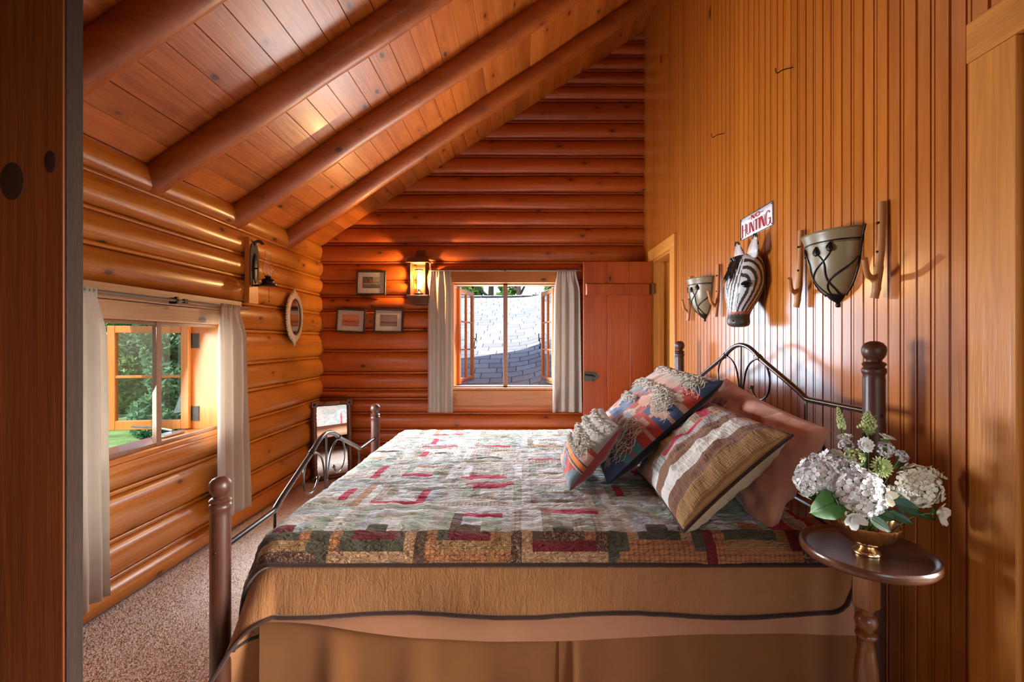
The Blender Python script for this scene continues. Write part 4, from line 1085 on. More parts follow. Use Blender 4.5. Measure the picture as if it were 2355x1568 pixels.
def spike(label, base, top, w, mat, seed, n=70):
    t = thing('flower_spike', label, 'flower', base, FG); stem_to(t, base); rnd = random.Random(seed); ax = Vector(top) - Vector(base)
    obj('spike_stem', MB().tube([(0, 0, 0), ax], [.002, .001], 5), M['stem'], t, 60)
    b = MB()
    for k in range(n):
        x = k / n; a = k * 2.4; ww = w * (1 - x) ** .7 + .003; rr = .0042 * (1 - .6 * x)
        p = ax * x + Vector((ww * cos(a), ww * sin(a), 0)) * rnd.uniform(.5, 1); b.ell(p, rr, rr, rr * 1.3, 6, 4)
        if k % 4 == 0: b.tube([ax * max(0, x - .06), p], .0008, 3)
    tag(obj('buds', b, mat, t, 180), kind='stuff')
    lv = MB()
    for k in range(8):
        a = k * 2.1; x = k / 10; p = ax * x; e = p + Vector((w * 1.6 * cos(a), w * 1.6 * sin(a), .008)); lv.tube([p, (p + e) / 2, e], [.0015, .0030, .0004], 4, flat=.3)
    tag(obj('bracts', lv, M['lime_petal'], t, 60), kind='stuff'); return t
hydrangea('white hydrangea head at the left of the bouquet, with big green leaf below', fp(300, 790, 1.27), .052, 80, (-.6, -.6, .5), FLOR, 1.05, [(fp(560, 960, 1.23), fp(275, 1090, 1.17), .036, M['green_leaf'], (0, -1, .35), .10)])
hydrangea('white hydrangea head at front centre of the bouquet, half in shade', fp(690, 900, 1.20), .056, 90, (-.1, -1, .3), FLOR, 1.10)
hydrangea('shaded white hydrangea head at the right of the bouquet by the wall', fp(1200, 850, 1.31), .054, 84, (.4, -.8, .3), FLORC, 1.05, [(fp(1080, 1080, 1.27), fp(1400, 1130, 1.29), .016, M['dark_leaf'], (0, -.5, 1), .1), (fp(1010, 690, 1.33), fp(1110, 650, 1.36), .012, M['dark_leaf'], (0, -1, .4), .1)])
hydrangea('small white hydrangea head tucked behind the lime dahlia, top left', fp(450, 660, 1.34), .040, 60, (-.4, -.6, .8), FLOR, .9)
Z2 = [(14, 8, 1.0), (12, 28, .85), (9, 52, .62)]
rosette('daisy', 'white daisy seen from the side above the left of the bouquet', fp(560, 420, 1.30), (-.35, -.1, .9), PET['daisy'], [(16, 4, 1.0), (12, 20, .8)], .007, M['lime_petal'])
rosette('zinnia', 'full white zinnia facing forward near the top of the bouquet', fp(735, 485, 1.25), (-.15, -1, .35), PET['zin'], Z2, .007, M['cream_petal'], 1.05)
rosette('daisy', 'white daisy at upper right of the bouquet, next to the bed post', fp(935, 425, 1.29), (.25, -.2, .95), PET['daisy'], [(16, 10, 1.05), (12, 24, .85)], .007, M['lime_petal'])
rosette('dahlia', 'spiky lime green dahlia in the middle of the bouquet', fp(880, 680, 1.22), (.05, -1, .25), PET['lime'], [(18, -8, 1.05), (18, 10, 1.0), (16, 30, .9), (12, 52, .75)], .009, M['lime_petal'], 1.08)
rosette('dahlia', 'small lime dahlia under the tall green spike', fp(770, 350, 1.29), (0, -.6, .8), PET['lime'], [(14, 0, .75), (12, 22, .7), (8, 48, .5)], .007, M['lime_petal'], .9)
rosette('alstroemeria', 'white open blossom hanging over the front edge of the brass bowl', fp(640, 1130, 1.19), (-.3, -.9, -.25), PET['big'], [(5, 18, .85), (3, 40, .6)], .004, M['lime_petal'], .85)
rosette('alstroemeria', 'peach shaded blossom sticking out low at the right of the bouquet', fp(1385, 1090, 1.29), (.5, -.85, 0), PET['bigc'], [(5, 12, .9), (3, 40, .6)], .004, M['lime_petal'], .95)
rosette('alstroemeria', 'white blossom in the middle front, just below the lime dahlia', fp(905, 940, 1.19), (.15, -1, 0), PET['bigc'], [(5, 16, .8), (3, 40, .6)], .004, M['lime_petal'], .85)
umbel('tiny white flower cluster poking out at the far left of the bouquet', fp(290, 610, 1.26), .016, 60, M['lilac_petal'], (-.4, -.4, .8))
umbel('flat white lace flower cluster above the left hydrangea', fp(575, 710, 1.22), .034, 150, M['lilac_petal'], (-.1, -.7, .7))
umbel('small white flower cluster along the left rim of the left hydrangea', fp(225, 870, 1.22), .022, 80, M['white_petal'], (-.5, -.8, .1))
umbel('lilac white flower cluster below the left daisy', fp(570, 490, 1.27), .019, 70, M['lilac_petal'], (-.2, -.7, .6))
umbel('lilac white flower cluster below the right daisy', fp(915, 530, 1.27), .024, 90, M['lilac_petal'], (.1, -.8, .5))
umbel('lilac white flower cluster at right, above the shaded hydrangea', fp(1060, 590, 1.28), .019, 70, M['lilac_petal'], (.4, -.7, .5))
umbel('green white flower cluster left of the lime dahlia', fp(640, 600, 1.24), .026, 80, M['lime_petal'], (0, -.8, .5))
spike('slender green white spike standing highest at left of the bouquet', fp(535, 330, 1.30), fp(498, 140, 1.31), .008, M['lime_petal'], 4, 60)
spike('thick green white flower spike at the very top of the bouquet', fp(770, 330, 1.30), fp(770, 175, 1.31), .021, M['lime_petal'], 8, 90)
spike('white budded sprig lying across the right hydrangea', fp(1000, 870, 1.21), fp(1230, 940, 1.22), .010, M['white_petal'], 12, 70)
spike('dark budded sprig sticking out at the right towards the wall', fp(1300, 690, 1.32), fp(1480, 790, 1.33), .011, M['cream_petal'], 16, 60)
lt = thing('leaf_sprig', 'dark green leaves hanging over the rim of the brass bowl', 'leaves', fp(860, 1100, 1.24), FG); lo = Vector(lt.location)
leaf(lt, lo, fp(780, 1130, 1.22), fp(990, 1265, 1.20), .014, M['dark_leaf'], (0, -1, .5), .1)
leaf(lt, lo, fp(820, 1080, 1.25), fp(1020, 1150, 1.22), .016, M['dark_leaf'], (0, -1, .3), .1)
leaf(lt, lo, fp(960, 1080, 1.28), fp(1180, 1190, 1.26), .012, M['dark_leaf'], (0, -1, .5), .1)
leaf(lt, lo, fp(620, 1160, 1.22), fp(650, 1255, 1.21), .010, M['green_leaf'], (0, -1, .5), .1)
leaf(lt, lo, fp(1000, 1010, 1.28), fp(1240, 1060, 1.27), .02, M['dark_leaf'], (0, -1, .5), .1)
leaf(lt, lo, fp(430, 950, 1.24), fp(250, 950, 1.21), .016, M['dark_leaf'], (0, -1, .6), .1)
obj('stem', MB().tube([(0, 0, 0), ROOT + Vector((0, 0, -.02)) - lo], .002, 5), M['stem'], lt)

# ------------------------------------------------------------------ curtains and rods
def curtain(name, label, axis, a0, a1, ztop, zbot, plane, out, folds, amp, seed, gather=.8, spread=(0, 0), header=.03):
    """ruffled panel; a runs along the wall, folds stand off the wall plane by out"""
    rnd = random.Random(seed); mb = MB(); nu, nv = folds * 10, 30
    ph = [rnd.uniform(-.5, .5) for _ in range(folds + 2)]; am = [rnd.uniform(.55, 1.25) for _ in range(folds + 2)]
    def fn(u, v):
        b = ss(0, .16, v)                           # narrow pleats at the heading open into wide folds
        w0 = (a1 - a0) * gather; c = (a0 + a1) / 2
        A0 = c - w0 / 2 + w0 * u
        A1 = a0 + spread[0] * v + (a1 + spread[1] * v - a0 - spread[0] * v) * (u + .010 * sin(6.28 * u * folds))
        a = A0 * (1 - b) + A1 * b
        k = u * folds; i = int(min(k, folds - 1e-6)); m = am[i] + (am[i + 1] - am[i]) * (k - i); p = ph[i] + (ph[i + 1] - ph[i]) * (k - i)
        wave = .5 + .5 * sin(6.28 * k + p * v * 2)
        fine = .5 + .5 * sin(6.28 * u * folds * 2.5)
        o = out * (.006 + (fine * .013) * (1 - b) + amp * m * wave * b * (1 + .25 * v)) + .006 * out * noise.noise((u * 5, v * 4, seed))
        if v < .03: o += out * .004
        z = ztop + (zbot - ztop) * v + .004 * sin(6.28 * k) * v
        return (a, plane + o, z) if axis == 'x' else (plane + o, a, z)
    mb.grid(fn, nu, nv)
    o = obj(name, mb, M['curtain'], None, 180); tag(o, label, 'curtain')
    mdf = o.modifiers.new('thickness', 'SOLIDIFY'); mdf.thickness = .0018; mdf.offset = 0
    hem = MB().tube([fn(u / 60, .995) for u in range(61)], .0028, 5); obj('hem', hem, M['curtain'], o, 60)
    return o
curtain('curtain', 'pale linen curtain at left of the end window, below the lit lantern', 'x', -.955, -.700, 2.095, .645, 4.645, -1, 3, .050, 3, .78, (.0, .0))
curtain('curtain', 'pale linen curtain at right of the end window, next to the open red door', 'x', .330, .585, 2.095, .650, 4.645, -1, 3, .050, 5, .74, (-.02, .02))
curtain('curtain', 'pale curtain of the side window partly hidden by the dark post', 'y', 1.93, 2.165, 1.62, .16, -2.005, 1, 3, .050, 8, .70, (0, 0))
curtain('curtain', 'pale curtain of the side window, behind the near foot post of the bed', 'y', 2.965, 3.245, 1.62, .185, -2.005, 1, 3, .055, 13, .72, (-.0, .02))
def rod(label, pts, brs, r):
    t = thing('curtain_rod', label, 'curtain rod', pts[0]); o0 = Vector(pts[0])
    obj('bar', MB().tube([Vector(p) - o0 for p in pts], r, 8, flat=1.0), M['rod'], t)
    for (p, q) in brs: obj('bracket', MB().tube([Vector(p) - o0, Vector(q) - o0], r * .7, 6).ell(Vector(p) - o0, r * 1.6, r * 1.6, r * 1.6, 8, 6), M['iron'], t)
    return t
rod('thin curtain rod across the top of the end window', [(-.97, 4.66, 2.085), (-.97, 4.625, 2.085), (.60, 4.625, 2.085), (.60, 4.66, 2.085)], [((-.17, 4.625, 2.085), (-.17, 4.664, 2.085))], .006)
t = rod('flat grey curtain rod across the top of the side window', [(-2.032, 1.92, 1.605), (-1.995, 1.92, 1.605), (-1.995, 3.31, 1.605), (-2.032, 3.31, 1.605)], [((-1.995, 2.63, 1.605), (-2.032, 2.63, 1.605))], .008)
o0 = Vector((-2.032, 1.92, 1.605))
obj('slider', MB().box(-2.003, -1.985, 2.68, 2.71, 1.592, 1.618, .002).xf(Matrix.Translation(-o0)), M['iron'], t)
obj('slider', MB().box(-2.003, -1.985, 2.62, 2.635, 1.585, 1.625, .002).xf(Matrix.Translation(-o0)), M['iron'], t)

# ------------------------------------------------------------------ pictures on the back wall
def art_mat(name, kind):
    N = NT(name); g = N.n('ShaderNodeTexCoord').outputs['Generated']; sp = N.n('ShaderNodeSeparateXYZ', ins={0: g})
    nz = N.n('ShaderNodeTexNoise', ins={'Vector': N.n('ShaderNodeVectorMath', operation='MULTIPLY', ins={0: g, 1: (3, 1, 9)}).outputs[0], 'Scale': 2.2, 'Detail': 5}).outputs[0]
    z = N.math('ADD', sp.outputs[2], N.math('MULTIPLY', N.math('SUBTRACT', nz, .5), .22 if kind != 'mist' else .12))
    if kind == 'sunset': c = N.ramp(z, [(.0, (.35, .22, .28)), (.10, (.30, .16, .2)), (.14, (.55, .17, .06)), (.33, (.48, .13, .06)), (.42, (.16, .045, .03)), (.47, (.55, .16, .06)), (.7, (.66, .25, .08)), (1, (.58, .22, .09))])
    elif kind == 'mist': c = N.ramp(z, [(0, (.22, .15, .15)), (.2, (.28, .17, .16)), (.27, (.12, .10, .11)), (.38, (.14, .12, .13)), (.42, (.33, .22, .2)), (.7, (.24, .18, .19)), (1, (.20, .16, .18))])
    else:
        d = N.n('ShaderNodeTexNoise', ins={'Vector': g, 'Scale': 14, 'Detail': 6}).outputs[0]
        c = N.ramp(z, [(0, (.04, .04, .05)), (.18, (.16, .16, .19)), (.30, (.10, .10, .12)), (.36, (.45, .40, .34)), (.44, (.45, .40, .34)), (.50, (.10, .11, .08)), (.58, (.40, .35, .27)), (1, (.42, .37, .28))])
        b = N.math('MULTIPLY', N.math('LESS_THAN', sp.outputs[0], .58), N.math('GREATER_THAN', sp.outputs[2], .42))
        c = N.mix(b, c, N.ramp(d, [(.4, (.02, .018, .018)), (.65, (.25, .22, .19))]))
        rd = N.math('MULTIPLY', N.math('MULTIPLY', N.math('GREATER_THAN', sp.outputs[0], .40), N.math('LESS_THAN', sp.outputs[0], .60)), N.math('MULTIPLY', N.math('GREATER_THAN', sp.outputs[2], .46), N.math('LESS_THAN', sp.outputs[2], .78)))
        c = N.mix(N.math('MULTIPLY', rd, .85), c, (.42, .10, .05))
        c = N.mix(N.math('MULTIPLY', N.math('GREATER_THAN', d, .55), .35), c, (.4, .37, .33))
    N.bsdf(c, .7); return N.mat
def picture(label, x, z, w, h, tilt, kind, pw, ph_, yaw=0):
    t = thing('framed_picture', label, 'picture', (x, 4.684, z), 'small framed pictures on the log wall', (radians(-3), tilt, yaw))
    fw = .017
    fr = MB().box(-w / 2, w / 2, -.012, .012, h / 2 - fw, h / 2, .002).box(-w / 2, w / 2, -.012, .012, -h / 2, -h / 2 + fw, .002)
    fr.box(-w / 2, -w / 2 + fw, -.012, .012, -h / 2 + fw, h / 2 - fw, .002).box(w / 2 - fw, w / 2, -.012, .012, -h / 2 + fw, h / 2 - fw, .002)
    obj('frame', fr, M['frame_dark'], t)
    m = obj('mat', MB().box(-w / 2 + fw, w / 2 - fw, -.002, .004, -h / 2 + fw, h / 2 - fw), M['mat'], t, None)
    obj('print', MB().box(-pw / 2, pw / 2, -.0032, -.0012, -ph_ / 2 + .004, ph_ / 2 + .004), art_mat('print_' + kind, kind), t, None)
    obj('glazing', MB().box(-w / 2 + fw, w / 2 - fw, -.0066, -.0056, -h / 2 + fw, h / 2 - fw), M['pane'], t, None)
picture('black framed print of a dark shed with a red patch, the upper picture', -1.548, 1.968, .30, .25, radians(.5), 'boat', .178, .115)
picture('black framed orange sunset landscape, lower picture nearest the room corner', -1.760, 1.578, .300, .245, radians(2.5), 'sunset', .175, .12)
picture('black framed misty grey landscape, lower picture beside the curtain', -1.370, 1.578, .300, .245, radians(1.5), 'mist', .175, .12)

# ------------------------------------------------------------------ lit lantern on the back wall
LX, LY, LZ = -1.040, 4.69, 1.76
ln = thing('wall_lantern', 'wooden wall lantern with lit glass jar between pictures and curtain', 'lantern', (LX, LY, LZ))
obj('back_board', MB().box(-.045, .045, -.004, .014, -.03, .545, .004), M['lantern_wood'], ln)
cap = MB().add([(-.115, -.17, .395), (.115, -.17, .395), (.115, .0, .395), (-.115, .0, .395), (-.085, -.15, .445), (.085, -.15, .445), (.085, .0, .445), (-.085, .0, .445)],
    [(0, 3, 2, 1), (0, 1, 5, 4), (1, 2, 6, 5), (2, 3, 7, 6), (3, 0, 4, 7), (4, 5, 6, 7)])
obj('cap', cap, M['lantern_wood'], ln, None, True)
for q in (-1, 1):
    poly = [(q * .075, .0)] + [(q * (.100 + .012 * sin(k * 1.1)), .02 + k * .047) for k in range(9)] + [(q * .075, .398)]
    obj('side_board', MB().prism(poly, 'y', -.135, -.120), M['lantern_wood'], ln, None, True)
    obj('side_board', MB().prism(poly, 'y', -.030, -.004), M['lantern_wood'], ln, None, True)
obj('base_board', MB().box(-.11, .11, -.165, .0, .045, .068, .004).box(-.085, .085, -.15, -.002, -.02, .045, .004), M['lantern_wood'], ln)
obj('burner', MB().lathe([(.03, .068), (.044, .074), (.044, .092), (.028, .102), (.016, .118), (.012, .135)], (0, -.08, 0), 18), M['iron'], ln)
jar = obj('glass_jar', MB().lathe([(.046, .085), (.054, .10), (.056, .14), (.056, .27), (.050, .295), (.040, .308), (.040, .325)], (0, -.08, 0), 28, cap=False), M['chimney'], ln, 60)
obj('jar_ring', MB().lathe([(.041, .318), (.044, .320), (.044, .332), (.041, .334)], (0, -.08, 0), 24, cap=False), M['steel'], ln)
bulb = obj('bulb', MB().lathe([(.006, .135), (.016, .148), (.021, .168), (.018, .190), (.010, .210), (.001, .222)], (0, -.08, 0), 16), M['amber_bulb'], ln, 180)
lamp('lantern_light', 'POINT', (LX, LY - .085, LZ + .255), 50, (1.0, .58, .22), shadow_soft_size=.02)

# ------------------------------------------------------------------ oil lamp on its wooden bracket, left wall
br = thing('wall_bracket', 'wooden wall board with dark metal shelf arm and reflector plate', 'bracket', (-2.062, 3.44, 1.655))
bp_ = [(-.060, .0), (.060, .0), (.056, .10), (.050, .25), (.056, .42), (.060, .49), (-.060, .49), (-.056, .42), (-.050, .25), (-.056, .10)]
obj('board', MB().prism(bp_, 'x', 0, .036), M['casing'], br, None, True)
pl = [(-.054, .135), (.054, .135), (.056, .30), (.054, .39), (.034, .445), (-.034, .445), (-.054, .39), (-.056, .30)]
rp = obj('reflector_plate', MB().prism(pl, 'x', .037, .044), M['pewter'], br, None, True)
mb = MB(); mb.ell((.047, 0, .26), .011, .034, .115, 14, 10); obj('reflector_boss', mb, M['iron'], rp, 180)
obj('hook', MB().tube(smooth_path([(.040, .0, .435), (.050, .0, .462), (.078, .0, .468), (.10, .0, .452), (.104, 0, .444)], 4), .012, 8), M['pewter'], rp, 60)
obj('shelf_arm', MB().lathe([(.001, .128), (.052, .128), (.058, .133), (.058, .144), (.053, .146), (.050, .140), (.001, .140)], (.150, 0, 0), 24, cap=False).box(.036, .11, -.022, .022, .128, .140, .003).box(.036, .048, -.03, .03, .128, .18, .002), M['iron'], br, 40)
obj('clip', MB().tube([(.046, -.015, .262), (.075, -.01, .260)], .006, 6), M['iron'], br)
obj('pull_cord', MB().tube([(.150, .0, .128), (.151, .0, .02)], .0014, 5).ell((.151, 0, .014), .004, .004, .006, 8, 6), M['iron'], br)
ol = thing('oil_lamp', 'small oil lamp with clear glass chimney on the dark shelf arm', 'oil lamp', (-1.912, 3.43, 1.796))
obj('font', MB().lathe([(.001, .0), (.040, .001), (.043, .010), (.043, .030), (.036, .040), (.020, .044), (.018, .052), (.024, .055), (.024, .064), (.010, .066)], n=24, cap=False), M['iron'], ol, 50)
obj('chimney', MB().lathe([(.024, .058), (.030, .075), (.0385, .10), (.040, .125), (.034, .155), (.024, .185), (.020, .21), (.022, .235), (.027, .248)], n=28, cap=False), M['chimney'], ol, 60)
obj('inner_bulb', MB().lathe([(.010, .066), (.014, .085), (.013, .105), (.006, .13), (.001, .145)], n=16, cap=False), M['chimney'], ol, 60)
obj('wick', MB().box(-.006, .006, -.001, .001, .064, .076), M['mat'], ol, None)

# ------------------------------------------------------------------ mirrors
om = thing('oval_mirror', 'oval wall mirror with ivory lace edged frame on the log wall', 'mirror', (-2.040, 4.06, 1.585))
def ov(r, a, dz=1.0): return (0, r * .135 * cos(a), r * .205 * sin(a))
mb = MB(); n = 96
prof = [(.80, .014), (.84, .022), (.92, .021), (1.0, .015), (1.05, .008)]
vs = []; fs = []
for i in range(n):
    a = 2 * pi * i / n; k = i % 4; peak = exp(-((abs(a - pi / 2)) / .13) ** 2) + exp(-((abs(a - 3 * pi / 2)) / .13) ** 2)
    for j, (r, xx) in enumerate(prof):
        rr = r * (1 + (.035 * (1 if k < 2 else -1) + .17 * peak) * (j / 4.) ** 2)
        p = ov(rr, a); vs.append((xx + (.003 if (i + j) % 2 else 0), p[1], p[2]))
for i in range(n):
    for j in range(4):
        fs.append((i * 5 + j, ((i + 1) % n) * 5 + j, ((i + 1) % n) * 5 + j + 1, i * 5 + j + 1))
lace = obj('lace_frame', mb.add(vs, fs), M['ivory'], om, 40)
sm = lace.modifiers.new('thickness', 'SOLIDIFY'); sm.thickness = .006
hol = MB()
for i in range(44):
    a = 2 * pi * i / 44; p = ov(.95, a); hol.ell((.0195, p[1], p[2]), .003, .005, .005, 8, 4)
obj('pierced_holes', hol, M['mirror_wood'], om, 180)
bd = MB()
for i in range(60):
    a = 2 * pi * i / 60; p = ov(1.06 + .17 * (exp(-((abs(a - pi / 2)) / .13) ** 2) + exp(-((abs(a - 3 * pi / 2)) / .13) ** 2)), a); bd.ell((.009, p[1], p[2]), .005, .0065, .0065, 8, 5)
obj('beaded_rim', bd, M['ivory'], om, 180)
gl = MB(); vs = [(.013, ov(.81, 2 * pi * i / 48)[1], ov(.81, 2 * pi * i / 48)[2]) for i in range(48)]; gl.add(vs, [tuple(range(48))]); obj('glass', gl, M['mirror'], om, None)
obj('backing', MB().add([(.006, v[1] * 1.02, v[2] * 1.02) for v in vs], [tuple(range(48))]), M['iron'], om, None)

fmr = thing('floor_mirror', 'tall mirror in turned wooden frame leaning in the room corner', 'mirror', (-1.868, 4.505, .0))
w_, h_, fw = .385, .775, .055
mb_sets = []
def turned(a, b, r, rings):
    a = Vector(a); b = Vector(b); n_ = 60; pts = []; rs = []
    for i in range(n_ + 1):
        t = i / n_; pts.append(a.lerp(b, t)); q = 1.0
        for (t0, t1) in rings:
            if t0 <= t <= t1: q = .80 + .22 * abs(sin((t - t0) / (t1 - t0) * pi * 5))
        rs.append(r * q)
    return MB().tube(pts, rs, 12)
RMir = Matrix.Translation(Vector((0, 0, .0))) @ Matrix.Rotation(radians(36), 4, 'Z') @ Matrix.Rotation(radians(-4), 4, 'X')
x0, x1 = -w_ / 2, w_ / 2
for x in (x0 + fw / 2, x1 - fw / 2):
    obj('stile', turned((x, 0, fw), (x, 0, h_ - fw), fw * .42, ((.10, .22), (.46, .58), (.80, .92))).box(x - fw * .42, x + fw * .42, .004, .018, fw * .5, h_ - fw * .5).xf(RMir), M['mirror_wood'], fmr, 60)
for z in (fw / 2, h_ - fw / 2):
    obj('rail', turned((x0 + fw, 0, z), (x1 - fw, 0, z), fw * .42, ((.05, .28), (.72, .95))).box(x0 + fw * .5, x1 - fw * .5, .004, .018, z - fw * .42, z + fw * .42).xf(RMir), M['mirror_wood'], fmr, 60)
for x in (x0 + fw / 2, x1 - fw / 2):
    for z in (fw / 2, h_ - fw / 2):
        c = obj('corner_block', MB().box(x - fw / 2, x + fw / 2, -.026, .020, z - fw / 2, z + fw / 2, .004).xf(RMir), M['mirror_wood'], fmr)
        obj('boss', MB().ell((x, -.026, z), .015, .007, .015, 14, 8).xf(RMir), M['iron'], c, 180)
obj('glass', MB().box(x0 + fw * .85, x1 - fw * .85, .002, .006, fw * .85, h_ - fw * .85).xf(RMir), M['mirror'], fmr, None)

# ------------------------------------------------------------------ things on the beaded wall
def wall_frame(y, z, x=XR):      # local x -> towards the camera end (-Y), local y -> up, local z -> out of the wall (-X)
    return Matrix(((0, 0, -1, x), (-1, 0, 0, y), (0, 1, 0, z), (0, 0, 0, 1)))
sg = thing('enamel_sign', 'white enamel sign lettered NO HUNTING in red above the zebra head', 'sign', (XR, 2.462, 2.012))
sg.matrix_world = wall_frame(2.462, 2.012) @ Matrix.Rotation(radians(1.2), 4, 'Z')
w_, h_ = .338, .122
mb = MB(); mb.grid(lambda u, v: (w_ * (u - .5), h_ * (v - .5), .0035 + .004 * sin(u * 7) * .4), 24, 4); 
pl_ = obj('plate', mb, M['sign'], sg, 60); sm = pl_.modifiers.new('thickness', 'SOLIDIFY'); sm.thickness = .0022
obj('border', MB().box(-w_ / 2, w_ / 2, -h_ / 2, -h_ / 2 + .0022, .003, .0068).box(-w_ / 2, w_ / 2, h_ / 2 - .0022, h_ / 2, .003, .0068).box(-w_ / 2, -w_ / 2 + .0022, -h_ / 2, h_ / 2, .003, .0068).box(w_ / 2 - .0022, w_ / 2, -h_ / 2, h_ / 2, .003, .0068), M['iron'], sg, None)
def letters(name, mat, strokes, parent):
    # strokes: quads given by corner points, as flat raised enamel
    mb = MB()
    for st in strokes:
        n_ = len(st); mb.add([(p[0], p[1], .0062) for p in st] + [(p[0], p[1], .0080) for p in st], [tuple(range(n_, 2 * n_))] + [(i, (i + 1) % n_, n_ + (i + 1) % n_, n_ + i) for i in range(n_)])
    return obj(name, mb, mat, parent, None, True)
def bar(x0, y0, x1, y1, w): 
    dx, dy = x1 - x0, y1 - y0; l = sqrt(dx * dx + dy * dy); nx, ny = -dy / l * w / 2, dx / l * w / 2
    return [(x0 + nx, y0 + ny), (x1 + nx, y1 + ny), (x1 - nx, y1 - ny), (x0 - nx, y0 - ny)]
def arc(cx, cy, rx, ry, a0, a1, w0, w1=None, n=14):
    w1 = w1 or w0; out = []
    for i in range(n):
        A = radians(a0 + (a1 - a0) * i / n); B = radians(a0 + (a1 - a0) * (i + 1) / n)
        wa = w0 + (w1 - w0) * abs(cos(A)); wb = w0 + (w1 - w0) * abs(cos(B))
        out.append([(cx + (rx + wa / 2) * cos(A), cy + (ry + w0 / 2) * sin(A)), (cx + (rx + wb / 2) * cos(B), cy + (ry + w0 / 2) * sin(B)), (cx + (rx - wb / 2) * cos(B), cy + (ry - w0 / 2) * sin(B)), (cx + (rx - wa / 2) * cos(A), cy + (ry - w0 / 2) * sin(A))])
    return out
TH, TN = .0085, .0030
def glyph(ch, x, y, w, h):
    if ch == 'H': return [bar(x + TH / 2, y, x + TH / 2, y + h, TH), bar(x + w - TN, y, x + w - TN, y + h, TN * 1.3), bar(x, y + h * .56, x + w, y + h * .56, TN)]
    if ch == 'U': return [bar(x + TH / 2, y + w * .4, x + TH / 2, y + h, TH), bar(x + w - TN / 2, y + w * .4, x + w - TN / 2, y + h, TN)] + arc(x + w / 2 + TH * .12, y + w * .42, w / 2 - TH * .35, w * .40, 180, 360, TN, TN * 1.6)
    if ch == 'N': return [bar(x + TN / 2, y, x + TN / 2, y + h, TN), [(x, y + h), (x + TH * 1.15, y + h), (x + w, y), (x + w - TH * 1.15, y)], bar(x + w - TN / 2, y, x + w - TN / 2, y + h, TN)]
    if ch == 'T': return [bar(x + w / 2, y, x + w / 2, y + h, TH), bar(x, y + h - TN / 2, x + w, y + h - TN / 2, TN * 1.2)]
    if ch == 'I': return [bar(x + w / 2, y, x + w / 2, y + h, TH)]
    if ch == 'G': return arc(x + w / 2, y + h / 2, w / 2 - TN / 2, h / 2 - TN / 2, 40, 325, TN, TH * .8, 22) + [bar(x + w - TN, y + h * .08, x + w - TN, y + h * .46, TH * .7), bar(x + w * .55, y + h * .46, x + w, y + h * .46, TN)]
    if ch == 'O': return arc(x + w / 2, y + h / 2, w / 2 - TN / 2, h / 2 - TN / 2, 0, 360, TN, TH * .8, 22)
    if ch == '-': return [bar(x, y + h / 2, x + w, y + h / 2, .0022)]
x = -.148
for ch, w, h, y in (('H', .042, .074, -.052), ('U', .034, .060, -.045), ('N', .038, .060, -.045), ('T', .034, .060, -.045), ('I', .012, .060, -.045), ('N', .040, .062, -.046), ('G', .048, .078, -.052)):
    letters('letter', M['sign_red'], glyph(ch, x, y, w, h), sg); x += w + .008
for ch, x, w in (('N', -.044, .034), ('O', .002, .040)): letters('letter', M['sign_red'], glyph(ch, x, .026, w, .024), sg)
letters('dash', M['iron'], glyph('-', -.075, .026, .02, .024) + glyph('-', .056, .026, .022, .024), sg)
sc = MB()
for a in (-1, 1):
    for b in (-1, 1): sc.ell((a * (w_ / 2 - .010), b * (h_ / 2 - .010), .0065), .0035, .0035, .002, 8, 4)
obj('screw', sc, M['iron'], sg)

